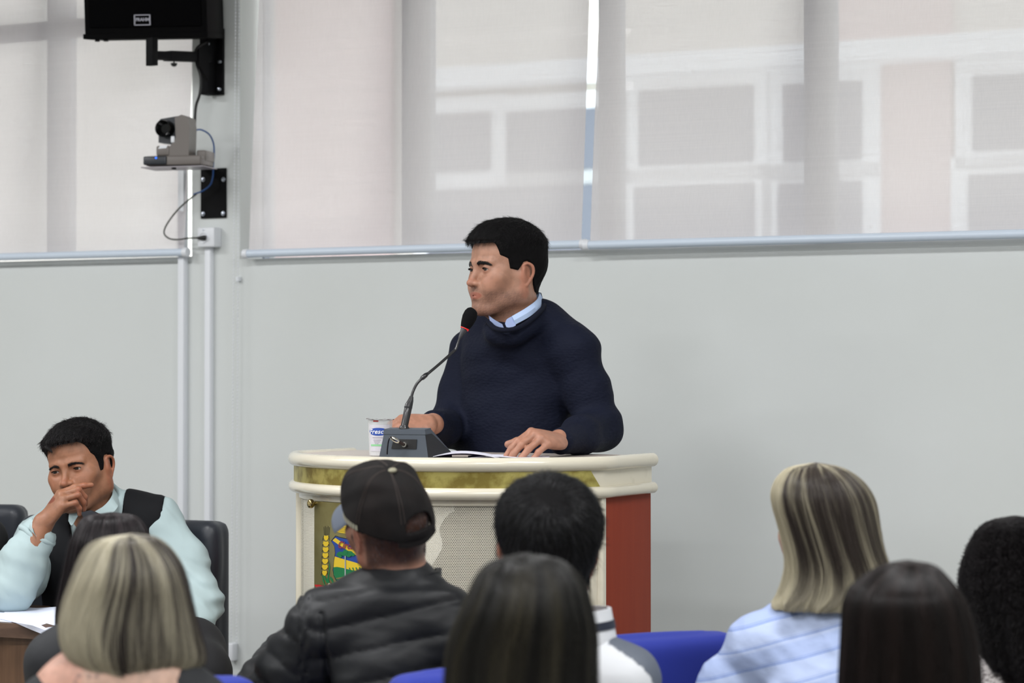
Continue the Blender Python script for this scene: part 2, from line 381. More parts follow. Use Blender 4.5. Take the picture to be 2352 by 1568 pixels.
zt0 = PN(349, 94, n0+.02).z; zt1 = PN(349, 151, n0+.02).z
pt = PN(349, 118, n0+.02)
obj('post', G().box((pt.x, pt.y, (zt0+.01+zt1)/2), (.027, .027, zt0+.01-zt1), AR, .002), M_black, br)
kp = arm0.lerp(arm1, .6); kp.z = PN(399, 146, .2).z
obj('wing_knob', G().lathe([(.0025, .012), (.0025, 0), (.010, -.001), (.0105, -.004), (.007, -.010), (.001, -.012)], kp, (0, 0, 1), 16), M_blackp, br)
for px, py in ((499, 104), (508, 142), (507, 205)): obj('bolt', G().lathe([(.0001, .006), (.005, .005), (.0055, 0), (.0055, -.004)], PN(px-3, py, .02)+NV*(.002 if px > 500 else .045), NV, 8), M_bolt, br)
M_cab = mat('cable_black', (16, 17, 16), .5)
def curve_pts(keys, n=8):
    """Catmull-Rom through keys"""
    K = [Vector(k) for k in keys]; K = [K[0]*2-K[1]] + K + [K[-1]*2-K[-2]]; out = []
    for i in range(1, len(K)-2):
        p0, p1, p2, p3 = K[i-1:i+3]
        for j in range(n):
            t = j/n; out.append(.5*((2*p1) + (p2-p0)*t + (2*p0-5*p1+4*p2-p3)*t*t + (3*p1-p0-3*p2+p3)*t**3))
    out.append(K[-2]); return out
def cable(keys, r, m, label, cat='cable', grp=None):
    return obj('cable', G().tube(curve_pts(keys), r, 10), m, label=label, cat=cat, group=grp)
cable([PN(500, -10, .08), PN(496, 20, .08), PN(488, 45, .08), PN(489, 66, .07)], .003, M_cab, 'thin black cable left strand above the speaker bracket')
cable([PN(497, -10, .085), PN(484, 12, .085), PN(482, 40, .085), PN(490, 68, .08)], .003, M_cab, 'thin black cable curving down beside the loudspeaker')
cable([PN(474, 96, .1), PN(455, 108, .12), PN(448, 124, .12), PN(452, 148, .11), PN(461, 178, .1), PN(459, 215, .1), PN(450, 245, .1), PN(447, 290, .11)], .0045, M_cab, 'thick black cable hanging from the speaker bracket to the camera')

# ---- pan-tilt camera
M_ptz = mat('camera_grey', (112, 106, 102), .4); M_ptzd = mat('camera_dark', (44, 48, 54), .35); M_lens = mat('camera_lens', (8, 8, 9), .12)
nc = .20
pc = thing('security_camera', PN(412, 384, nc), 'grey pan-tilt camera with a blue light on its shelf below the loudspeaker', 'camera')
cb = PN(412, 384, nc); s = 7.68/5553
CR = Matrix.Rotation(math.radians(-14), 3, 'Z')
def cl(x, y, z): return cb + CR @ Vector((x, y, z))
def cbx(x0, x1, y0, y1, z0, z1, bev=0, g=None): return (g or G()).box(cl((x0+x1)/2, (y0+y1)/2, (z0+z1)/2), (abs(x1-x0), abs(y1-y0), abs(z1-z0)), CR, bev)
X = lambda p: (p-412)*s
Z = lambda p: (384-p)*s
obj('base', cbx(X(346), X(478), -.055, .06, Z(383), Z(361), .006), M_ptz, pc)
obj('front_window', cbx(X(343), X(398), -.060, .0, Z(381), Z(362), .004), M_ptzd, pc)
obj('rear_block', cbx(X(458), X(480), -.02, .06, Z(372), Z(348), .005), M_ptz, pc)
obj('status_light', G().lathe([(.0001, .002), (.0028, .001), (.003, 0)], cl(X(374), -.060, Z(366)), CR @ Vector((0, -1, 0)), 12), mat('blue_led', (20, 70, 220), .3, emit=((40, 110, 255), 2.2)), pc)
# yoke: two side cheeks and the tilting head
g = G(); prof = [(X(398), Z(361)), (X(447), Z(361)), (X(449), Z(300)), (X(446), Z(277)), (X(430), Z(270)), (X(414), Z(276)), (X(416), Z(322)), (X(404), Z(338)), (X(398), Z(345))]
g.prism([cl(x, -.045, z) for x, z in prof], CR @ Vector((0, .06, 0))); obj('yoke', g, M_ptz, pc, smooth=False)
obj('yoke_front', cbx(X(370), X(402), -.048, .02, Z(361), Z(338), .006), M_ptz, pc)
g = G(); g.prism([cl(X(371), -.03, Z(282)), cl(X(376), -.03, Z(277)), cl(X(430), -.03, Z(270)), cl(X(436), -.03, Z(284)), cl(X(416), -.03, Z(322)), cl(X(402), -.03, Z(334)), cl(X(371), -.03, Z(330))], CR @ Vector((0, .05, 0))); obj('head', g, M_ptzd, pc, smooth=False)
obj('lens', G().lathe([(.0001, .004), (.014, .004), (.019, .012), (.0255, .022), (.0265, .018), (.0265, -.02), (.001, -.02)], cl(X(390), -.035, Z(300)), CR @ Vector((-.15, -1, 0)), 32), M_lens, pc)
obj('white_panel', cbx(X(404.5), X(413.5), -.047, -.040, Z(332), Z(317), .003), M_white, pc)
g = G(); g.prism([cl(X(376), -.0495, Z(345)), cl(X(395), -.0495, Z(344)), cl(X(398), -.0495, Z(338)), cl(X(380), -.0495, Z(338.5))], CR @ Vector((0, .002, 0))); obj('maker_plate', g, M_white, pc, smooth=False)
sh = thing('camera_shelf', PN(492, 500, 0), 'black steel wall plate with bolts and thin shelf holding the camera', 'bracket')
g = G(); g.prism([cl(X(341), -.07, Z(386)), cl(X(482), -.05, Z(384)), cl(X(482), .07, Z(384)), cl(X(341), .05, Z(386))], Vector((0, 0, -.003))); obj('shelf', g, mat('shelf_metal', (150, 145, 150), .4, metal=.5), sh, smooth=False)
obj('thumb_screw', G().lathe([(.007, 0), (.008, -.005), (.001, -.006)], cl(X(408), -.03, Z(387)), (0, 0, 1), 12), M_blackp, sh)
u0, z1 = onwall(461, 388, .006); u1, z0 = onwall(519, 500, .006)
obj('wall_plate', wbox(G(), u0, u1, 0, .007, z0, z1, .002), M_black, sh)
g = G(); wbox(g, u0+.012, u1-.03, .007, nc-.03, z1-.004, z1-.001); obj('shelf_arm', g, M_black, sh, smooth=False)
for px, py in ((466, 412), (513, 412), (466, 491), (512, 490)): obj('bolt', G().lathe([(.0001, .005), (.0045, .004), (.005, 0), (.007, 0), (.007, -.002)], PN(px, py, .009), NV, 10), M_bolt, sh)
M_blue = mat('blue_network_cable', (38, 84, 150), .4)
cable([PN(448, 299, .16), PN(462, 298, .13), PN(480, 308, .09), PN(490, 328, .06), PN(492, 352, .05), PN(490, 380, .04), PN(489, 405, .03), PN(483, 424, .03), PN(466, 438, .035), PN(445, 446, .04)], .0026, M_blue, 'blue network cable looping from the camera over the wall plate')
cable([PN(481, 368, .10), PN(486, 366, .07), PN(490, 362, .055)], .0026, M_blue, 'short blue cable stub behind the camera base')
cable([PN(452, 445, .04), PN(436, 457, .05), PN(412, 478, .06), PN(392, 502, .065), PN(379, 524, .065), PN(378, 538, .065), PN(390, 548, .06), PN(410, 550, .055), PN(432, 547, .055), PN(456, 546, .055)], .0026, mat('cable_olive', (58, 60, 52), .5), 'thin dark power cable looping from the plate to the socket')
pg = thing('power_plug', PN(465, 546, .055), 'black plug in the white socket box', 'plug')
obj('body', G().tube([PN(452, 546.5, .055), PN(460, 546, .053), PN(468, 546, .05), PN(473, 546, .048)], [.003, .0055, .008, .0075], 12), M_cab, pg)
# ================================================================== PODIUM
PC = Vector((-.071, 6.136, 0)); PR_ = .478; PHI0 = math.radians(65.5); BACK = .27; DZ = .18
def AR_(phi, r, z):
    d = NV*math.cos(phi) + UV*math.sin(phi); return Vector((PC.x + d.x*r, PC.y + d.y*r, z))
def apx(px, py, r):
    """arc angle and height where the pixel's ray meets the podium's curved front"""
    R = ray(px, py); a = R.x**2+R.y**2; b = -2*(R.x*PC.x+R.y*PC.y); c = PC.x**2+PC.y**2-r*r
    t = (-b-math.sqrt(max(b*b-4*a*c, 0)))/(2*a); q = Vector((R.x*t-PC.x, R.y*t-PC.y, 0))
    return math.atan2(q.dot(UV), q.dot(NV)), CAMZ + R.z*t
def rail_path(r, z, n=48, back=BACK):
    pts = [AR_(-PHI0, r, z) - NV*back*(1-k/6) for k in range(6)]
    pts += [AR_(-PHI0 + 2*PHI0*k/n, r, z) for k in range(n+1)]
    pts += [AR_(PHI0, r, z) - NV*back*(k/6) for k in range(1, 7)]
    return pts
def path_band(r, z0, z1, t, back=BACK, a0=-PHI0, a1=PHI0, left=True, right=True, n=60):
    pin = []; 
    def line(rr, z):
        p = []
        if left: p += [AR_(-PHI0, rr, z) - NV*back]
        p += [AR_(a0+(a1-a0)*k/n, rr, z) for k in range(n+1)]
        if right: p += [AR_(PHI0, rr, z) - NV*back]
        return p
    A = line(r, z0); B = line(r, z1); C_ = line(r-t, z0); D = line(r-t, z1); m = len(A); g = G()
    vs = A+B+C_+D; fs = []
    for i in range(m-1): fs += [(i, i+1, m+i+1, m+i), (2*m+i, 3*m+i, 3*m+i+1, 2*m+i+1), (i, 2*m+i, 2*m+i+1, i+1), (m+i, m+i+1, 3*m+i+1, 3*m+i)]
    fs += [(0, m, 3*m, 2*m), (m-1, 3*m-1, 4*m-1, 2*m-1)]
    return g.add(vs, fs)
M_cream = mat('podium_cream_enamel', (216, 209, 190), .22, coat=.6, bump=(8, .03, .004), vary=(14, (204, 196, 176), .62, .8))
M_cream2 = mat('podium_cream_sheet', (214, 207, 188), .35, vary=(9, (204, 197, 178), .5, .75))
M_red = mat('podium_redwood_panel', (138, 56, 35), .7, spec=.25, vary=(4, (133, 52, 33), .35, .68), grain=(14, 14, .7))
M_top = mat('podium_top_laminate', (196, 184, 176), .35)
def brass_mat(name, c1, c2, rough, sc_, lo=.47, hi=.56):
    m = mat(name, c1, rough, metal=.75, vary=(sc_, c2, lo, hi), bump=(40, .15, .002)); return m
M_brass = brass_mat('brass_band', (196, 184, 108), (146, 130, 66), .38, 24, .42, .62)
M_plq = brass_mat('brass_plaque', (150, 142, 96), (126, 114, 66), .42, 9, .40, .68)
pod = thing('podium', (PC.x, PC.y, DZ), 'curved cream podium with brass band, coat-of-arms plaque and red-brown side', 'podium')
ZT, ZL = 1.3385, 1.270
obj('top_rail', G().tube(rail_path(PR_, ZT), .0172, 20), M_cream, pod)
obj('lower_rail', G().tube(rail_path(PR_+.002, ZL), .0142, 20), M_cream, pod)
g = G()
for z, r_, rr in ((ZT, PR_, .0172), (ZL, PR_+.002, .0142)):
    e = AR_(PHI0, r_, z) - NV*BACK; obj('end_cap', G().lathe([(.0001, .0015), (rr*.93, .001), (rr, -.001)], e, -NV, 20), mat('rail_end_cap', (176, 176, 168), .5), pod)
obj('band', path_band(PR_-.002, ZL, ZT, .008), M_cream, pod)
# brass strip, ends on a slant at the right
ph_t = apx(1355, 1070, PR_)[0]; ph_b = apx(1378, 1108, PR_)[0]; n = 70; A = []; B = []
for k in range(n+1):
    f = k/n; A.append(AR_(-PHI0+(ph_b+PHI0)*f, PR_+.0005, ZL+.012)); B.append(AR_(-PHI0+(ph_t+PHI0)*f, PR_+.0005, ZT-.0155))
obj('brass_strip', G().sheet([A, B], thick=lambda p: (Vector((p.x-PC.x, p.y-PC.y, 0)).normalized()*.0022)), M_brass, pod)
# tabletop
r = PR_-.004; outl = [AR_(-PHI0, r, ZT+.002) - NV*BACK] + [AR_(-PHI0+2*PHI0*k/40, r, ZT+.002) for k in range(41)] + [AR_(PHI0, r, ZT+.002) - NV*BACK]
TOPZ = ZT+.011
obj('tabletop', G().prism([Vector((p.x, p.y, TOPZ-.02)) for p in outl], (0, 0, .02)), M_top, pod, angle=30)
# carcass: frame around the perforated front, plinth, posts, side panels
RB = PR_-.012; ZB = DZ+.06; ZP1 = apx(1200, 1161, RB)[1]; ZF = ZL-.012
obj('frame_top', path_band(RB+.0015, ZP1, ZF, .012, left=False, right=False), M_cream, pod)
obj('plinth', path_band(RB+.003, DZ, ZB+.05, .014, back=BACK-.02), M_cream, pod)
ph_r = apx(1357, 1250, RB)[0]
obj('frame_stile', path_band(RB+.0015, ZB+.05, ZP1, .012, a0=ph_r, a1=PHI0-.035, left=False, right=False, n=6), M_cream, pod)
obj('post', G().box(AR_(PHI0, RB+.004, (ZF+DZ)/2) + NV*.002 - UV*.004, (.02, .022, ZF-DZ), WROT, .005), M_cream, pod)
obj('post', G().box(AR_(-PHI0, RB+.004, (ZF+DZ)/2) + NV*.002 + UV*.004, (.02, .022, ZF-DZ), WROT, .005), M_cream, pod)
for zz in (ZF-.03, ZF-.17): obj('hinge', G().tube([AR_(PHI0-.045, RB+.004, zz), AR_(PHI0-.045, RB+.004, zz+.012)], .0025, 8), M_cream, pod)
for k in range(9): obj('weld_bead', G().lathe([(.0001, .003), (.003, .0015), (.0035, 0)], AR_(-PHI0+.12+k*.27, RB+.003, ZF-.001), NV, 8), M_cream, pod)
for s_, nm in ((1, 'side_panel'), (-1, 'side_panel')):
    a = AR_(s_*PHI0, RB, 0); c = a - NV*(BACK/2+.004); obj(nm, G().box((c.x, c.y, (ZF+DZ)/2), (.012, BACK-.012, ZF-DZ), WROT, .001), M_red, pod)
# perforated sheet with a fitted backing sheet of irregular outline
def perf_mat():
    m = bpy.data.materials.new('perforated_sheet'); m.use_nodes = True; nt = m.node_tree; N = nt.nodes; L = nt.links
    b = N['Principled BSDF']; b.inputs['Base Color'].default_value = (*lin((220, 214, 196)), 1); b.inputs['Roughness'].default_value = .4
    uv = N.new('ShaderNodeUVMap'); uv.uv_map = 'arc'; mp = N.new('ShaderNodeMapping'); L.new(uv.outputs[0], mp.inputs[0])
    pitch = .0043; hx = pitch; hy = pitch*.866
    sx = N.new('ShaderNodeSeparateXYZ'); L.new(mp.outputs[0], sx.inputs[0])
    def M(op, a, b_=None, c=None):
        n_ = N.new('ShaderNodeMath'); n_.operation = op
        for i, v in enumerate((a, b_, c)):
            if v is None: continue
            if isinstance(v, (int, float)): n_.inputs[i].default_value = v
            else: L.new(v, n_.inputs[i])
        return n_.outputs[0]
    row = M('FLOOR', M('DIVIDE', sx.outputs[1], hy)); sh = M('MULTIPLY', M('MODULO', row, 2.0), .5)
    fx = M('SUBTRACT', M('FRACT', M('ADD', M('DIVIDE', sx.outputs[0], hx), sh)), .5); fy = M('SUBTRACT', M('FRACT', M('DIVIDE', sx.outputs[1], hy)), .5)
    d2 = M('ADD', M('MULTIPLY', fx, fx), M('MULTIPLY', M('MULTIPLY', fy, fy), .75)); hole = M('LESS_THAN', d2, .33**2)
    tr = N.new('ShaderNodeBsdfTransparent'); mx = N.new('ShaderNodeMixShader'); L.new(hole, mx.inputs[0]); L.new(b.outputs[0], mx.inputs[1]); L.new(tr.outputs[0], mx.inputs[2])
    L.new(mx.outputs[0], N['Material Output'].inputs[0]); return m
def arc_sheet(a0, a1, z0, z1, r, n=60):
    g = G(); g.sheet([[AR_(a0+(a1-a0)*k/n, r, z) for k in range(n+1)] for z in (z0, z1)]); return g
g = arc_sheet(-PHI0+.02, ph_r+.01, ZB+.04, ZP1+.01, RB-.004)
pf = obj('perforated_front', g, perf_mat(), pod, recalc=False)
uvl = pf.data.uv_layers.new(name='arc')
for lp in pf.data.loops:
    i = lp.vertex_index; k = i % 61; uvl.data[lp.index].uv = ((-PHI0+.02+(ph_r+.01+PHI0-.02)*k/60)*RB+1, (ZB+.04 if i < 61 else ZP1+.01))
# backing sheet (visible as the paler area behind the perforations)
edge = [(1043, 1158), (1043, 1174), (1034, 1178), (1022, 1190), (1012, 1205), (1008, 1220), (1014, 1235), (1016, 1252), (1012, 1266), (1003, 1280), (992, 1297), (985, 1312), (960, 1350), (930, 1400)]
g = G(); A = []; B = []
for x, y in edge:
    ph, z = apx(x, y, RB-.010)
    A.append([AR_(-PHI0+.03+(ph+PHI0-.03)*k/40, RB-.010, z) for k in range(41)])
g.sheet(A, thick=lambda p: Vector((PC.x-p.x, PC.y-p.y, 0)).normalized()*.001); obj('backing_sheet', g, mat('backing_white', (236, 235, 230), .6), pod)
obj('inner_shade_sheet', arc_sheet(-PHI0, PHI0, ZB, ZF, RB-.06, 30), mat('podium_inside_shade', (66, 64, 56), .9), pod, recalc=False)  # added sheet, coloured dark for the shade inside the podium behind the holes
# ---- plaque with the coat of arms
RP = RB+.012
def ap(px, py, r=None): ph, z = apx(px, py, RP); return AR_(ph, r or RP, z)
pl0, zpt = apx(722, 1150, RP); zpb = apx(720, 1500, RP)[1]; pl1 = pl0 + .62
plq = obj('plaque', arc_sheet(pl0, pl1, zpb, zpt, RP, 40).sheet([[AR_(pl0+(pl1-pl0)*k/40, RP-.002, z) for k in range(41)] for z in (zpb, zpt)]), M_plq, pod, label='brass plaque with painted coat of arms')
ph_, z_ = apx(725, 1156, RP)
for dph in (0, .60): obj('knob', G().lathe([(.004, -.012), (.004, .004), (.0065, .005), (.0105, .009), (.0115, .013), (.0105, .018), (.006, .021), (.001, .022)], AR_(ph_+dph, RP, z_), AR_(ph_+dph, 1, 0)-AR_(ph_+dph, 0, 0), 20), mat('brass_knob', (190, 170, 120), .15, metal=1), plq)
# painted in the arc's own (s, z) frame; authored on the visible picture, symmetric about the shield's axis
def flat(poly, lift, name, m):
    """enamel inlay: polygon given by where it shows, laid on the plaque"""
    bm = bmesh.new(); vs = []
    for x, y in poly:
        ph, z = apx(x, y, RP); vs.append(bm.verts.new((ph*RP, z, 0)))
    f = bm.faces.new(vs); bmesh.ops.triangulate(bm, faces=[f])
    bmesh.ops.subdivide_edges(bm, edges=bm.edges[:], cuts=1)
    bm.verts.index_update()
    g = G().add([AR_(v.co.x/RP, RP+lift, v.co.y) for v in bm.verts], [[v.index for v in f.verts] for f in bm.faces]); bm.free()
    return obj(name, g, m, plq, recalc=False)
E = lambda n_, c: mat('enamel_'+n_, c, .35, spec=.4)
eb, ey, eg, er, ek, es, el = E('blue', (28, 62, 140)), E('yellow', (214, 182, 40)), E('green', (16, 110, 62)), E('red', (186, 26, 30)), E('black', (24, 24, 20)), E('sea_blue', (36, 96, 176)), E('silver', (150, 158, 156))
def Z1(x, y): return 680+x*.19130, 1120+y*.19133     # from the enlarged study of the emblem
def pz(L_): return [Z1(*p) for p in L_]
# shield
sh_out = [(422, 636), (475, 572), (530, 590), (600, 604), (680, 606), (760, 600), (830, 588), (880, 570), (930, 632), (905, 700), (895, 800), (905, 900), (908, 980), (880, 1080), (820, 1150), (740, 1190), (675, 1210), (610, 1190), (548, 1162), (480, 1110), (452, 1050), (442, 985), (455, 880), (470, 780), (462, 700)]
flat(pz(sh_out), .0006, 'shield_border', ek)
def inset(L_, f=.965, cx=675, cy=880): return [(cx+(x-cx)*f, cy+(y-cy)*(f+.005)) for x, y in L_]
flat(pz(inset(sh_out)), .0010, 'shield_field', eb)
flat(pz([(443, 630), (478, 600), (600, 680), (745, 772), (892, 852), (890, 886), (720, 805), (580, 725)]), .0013, 'stripe', ey)
flat(pz([(472, 822), (560, 850), (700, 890), (810, 925), (885, 935), (888, 1010), (800, 1012), (600, 970), (456, 952), (462, 880)]), .0014, 'fields', ey)
flat(pz([(456, 952), (500, 948), (570, 960), (640, 985), (700, 990), (790, 1005), (886, 1010), (880, 1060), (820, 1130), (700, 1180), (560, 1150), (490, 1100), (458, 1040)]), .0017, 'hills', eg)
flat(pz([(520, 1130), (600, 1120), (650, 1118), (700, 1082), (760, 1070), (878, 1064), (850, 1112), (800, 1150), (740, 1182), (675, 1200), (610, 1182), (555, 1160)]), .0020, 'water', es)
for k in range(6):
    x = 640+k*40; flat(pz([(x, 960-k*2), (x+14, 956-k*2), (x+30, 1000), (x+22, 1004), (x+8, 975)]), .0023, 'furrow', eg)
flat(pz([(593, 815), (606, 815), (608, 1070), (592, 1070)]), .0026, 'tree_trunk', el)
for (cx, cy, rx, ry) in ((605, 770, 34, 28), (545, 785, 40, 22), (655, 780, 38, 24), (520, 800, 26, 18), (690, 800, 26, 20), (590, 795, 50, 20), (640, 810, 30, 20), (540, 822, 22, 14)):
    flat(pz([(cx+rx*math.cos(a*.628), cy+ry*math.sin(a*.628)) for a in range(10)]), .0026, 'tree_crown', eg)
flat(pz([(696, 1085), (720, 1060), (726, 1042), (738, 1062), (752, 1058), (772, 1072), (775, 1090)]), .0026, 'boat', ek)
flat(pz([(490, 1082), (560, 1068), (620, 1070), (612, 1092), (650, 1104), (600, 1112), (545, 1100), (590, 1088), (492, 1092)]), .0022, 'shore', E('ochre', (120, 112, 60)))
for yy in (1148, 1160):
    for k in range(4): flat(pz([(585+k*45, yy), (600+k*45, yy+6), (615+k*45, yy), (613+k*45, yy+5), (600+k*45, yy+11), (585+k*45, yy+5)]), .0026, 'wave', el)
def arc_text(s, zx, zy, size, rotd, m, shear=0, name='lettering', bold=0.0, sp=1.0):
    vs, fs = text_geo(s, size, shear, sp, bold); x, y = Z1(zx, zy); ph, z = apx(x, y, RP); c, sn = math.cos(math.radians(rotd)), math.sin(math.radians(rotd))
    g = G().add([AR_(ph + (a*c-b*sn)/RP, RP+.0032, z+(a*sn+b*c)) for a, b in vs], fs); return obj(name, g, m, plq, smooth=False, recalc=False)
arc_text('Circa', 600, 690, .0235, 0, E('script_red', (130, 40, 60)), .35, bold=.0006, sp=1.05)
# castle crown, wheat, ribbon
g_ = [(462, 380), (505, 374), (508, 395), (498, 400), (500, 425), (520, 420), (522, 410), (545, 408), (552, 420), (560, 400), (552, 385), (553, 365), (600, 362), (660, 362), (660, 385), (652, 400), (660, 420), (690, 408), (712, 410), (714, 425), (738, 422), (740, 398), (730, 390), (734, 372), (776, 380), (772, 404), (762, 410), (745, 525), (700, 540), (620, 550), (540, 540), (490, 525), (478, 410), (466, 402)]
flat(pz(g_), .0008, 'castle_crown', ey)
for k in range(4): flat(pz([(495, 462+k*17), (600, 476+k*17), (740, 462+k*17), (740, 466+k*17), (600, 481+k*17), (495, 467+k*17)]), .0012, 'crown_line', E('line', (130, 110, 30)))
def wheat(mir=False):
    f = (lambda x: 1350-x) if mir else (lambda x: x)
    for k in range(7):
        y = 570+k*70; w = 26+ (6 if 0 < k < 6 else 0); x0 = 365-k*3
        for sd in (-1, 1):
            pts = [(x0, y+6), (x0+sd*w*.9, y), (x0+sd*w*1.15, y+28), (x0+sd*w*.5, y+60), (x0, y+64)]
            flat(pz([(f(x), q) for x, q in pts]), .0009, 'grain', ey)
        flat(pz([(f(x), q) for x, q in [(x0-34, y+6), (x0-46, y+60), (x0-42, y+62), (x0-28, y+8)]]), .0008, 'husk', ek)
        flat(pz([(f(x), q) for x, q in [(x0+34, y+6), (x0+40, y+60), (x0+36, y+62), (x0+30, y+8)]]), .0008, 'husk', ek)
    for k in range(5): flat(pz([(f(x), q) for x, q in [(340+k*14, 568), (335+k*17, 470-k % 2*12), (339+k*17, 470-k % 2*12), (344+k*14, 568)]]), .0008, 'awn', ek)
    flat(pz([(f(x), q) for x, q in [(400, 860), (412, 960), (395, 1080), (405, 1140), (370, 1140), (345, 1090), (315, 1040), (350, 1060), (372, 1100), (385, 1060), (398, 980)]]), .0007, 'leaf', eg)
    flat(pz([(f(x), q) for x, q in [(410, 1060), (440, 1090), (470, 1180), (458, 1182), (430, 1120), (404, 1085)]]), .0007, 'leaf', eg)
    flat(pz([(f(x), q) for x, q in [(312, 1040), (330, 1080), (356, 1175), (346, 1172), (322, 1110)]]), .0007, 'leaf', eg)
wheat(); wheat(True)
flat(pz([(232, 1160), (300, 1162), (360, 1184), (430, 1300), (400, 1332), (330, 1290), (230, 1254), (262, 1210)]), .0028, 'ribbon', er)
flat(pz([(400, 1146), (440, 1170), (520, 1236), (600, 1270), (675, 1280), (750, 1270), (830, 1236), (910, 1170), (950, 1146), (990, 1200), (900, 1290), (800, 1340), (675, 1362), (550, 1345), (470, 1318), (410, 1260), (362, 1200)]), .0024, 'ribbon', er)
flat(pz([(1118, 1160), (1050, 1162), (990, 1184), (920, 1300), (950, 1332), (1020, 1290), (1120, 1254), (1088, 1210)]), .0028, 'ribbon', er)
arc_text('11/02', 308, 1240, .0150, -24, E('ribbon_letter', (150, 110, 80)), bold=.0004)
arc_text('CIDADE', 462, 1240, .0150, -36, E('ribbon_letter2', (196, 190, 170)), bold=.0006)
# ================================================================== SCULPTING ENGINE (distance fields -> one continuous mesh)
def npv(v): return np.array(v, float)
def rotm(R): return np.array(R, float)
class S:
    def __init__(s): s.p = []; s.post = []
    def _a(s, kind, prm, op, k, c, r): s.p.append((kind, prm, op, k, npv(c), float(r))); return s
    def ell(s, c, r, R=None, k=.01, op='u'):
        r = npv(r); return s._a('e', (npv(c), r, None if R is None else rotm(R)), op, k, c, r.max())
    def cone(s, a, b, ra, rb=None, k=.01, op='u'):
        rb = ra if rb is None else rb; a = npv(a); b = npv(b)
        return s._a('c', (a, b, ra, rb), op, k, (a+b)/2, np.linalg.norm(b-a)/2+max(ra, rb))
    def chain(s, pts, rad, k=.01, op='u'):
        for i in range(len(pts)-1): s.cone(pts[i], pts[i+1], rad[i], rad[i+1], k, op)
        return s
    def box(s, c, h, r=.005, R=None, k=.01, op='u'):
        return s._a('b', (npv(c), npv(h), r, None if R is None else rotm(R)), op, k, c, np.linalg.norm(h)+r)
    @staticmethod
    def prim(kind, q, P_):
        if kind == 'e':
            c, r, R = q; d = P_-c
            if R is not None: d = d @ R
            k0 = np.sqrt(((d/r)**2).sum(-1)); k1 = np.sqrt(((d/(r*r))**2).sum(-1))+1e-9
            return k0*(k0-1)/k1
        if kind == 'c':
            a, b, ra, rb = q; ba = b-a; pa = P_-a; h = np.clip((pa @ ba)/(ba @ ba+1e-12), 0, 1)
            return np.sqrt(((pa-h[..., None]*ba)**2).sum(-1)) - (ra+(rb-ra)*h)
        c, h, r, R = q; d = P_-c
        if R is not None: d = d @ R
        e = np.abs(d)-h; return np.sqrt((np.maximum(e, 0)**2).sum(-1))+np.minimum(e.max(-1), 0)-r
    @staticmethod
    def comb(d, n, op, k):
        if op == 'u': h = np.maximum(k-np.abs(d-n), 0)/k; return np.minimum(d, n)-h*h*k*.25
        if op == 's': n = -n
        h = np.maximum(k-np.abs(d-n), 0)/k; return np.maximum(d, n)+h*h*k*.25
    def ev(s, P_, bc=None, br=None):
        """P_: (B,n,3) with block centres/radii for culling, or (n,3)"""
        if bc is None:
            d = np.full(P_.shape[:-1], .6)
            for kind, q, op, k, c, r in s.p: d = s.comb(d, s.prim(kind, q, P_), op, k)
        else:
            d = np.full(P_.shape[:-1], .08)
            for kind, q, op, k, c, r in s.p:
                m = np.sqrt(((bc-c)**2).sum(-1)) < r*1.12+br+k*1.5+.016 if op != 'i' else np.ones(len(bc), bool)
                if m.any(): d[m] = s.comb(d[m], s.prim(kind, q, P_[m]), op, k)
        for f in s.post: d = f(P_, d)
        return d
def axis(lo, hi, h, hf, fine):
    out = [lo]; x = lo
    while x < hi:
        st = hf if any(a <= x <= b for a, b in fine) else h
        x += st; out.append(x)
    while (len(out)-1) % 8: x += h; out.append(x)
    return np.array(out)
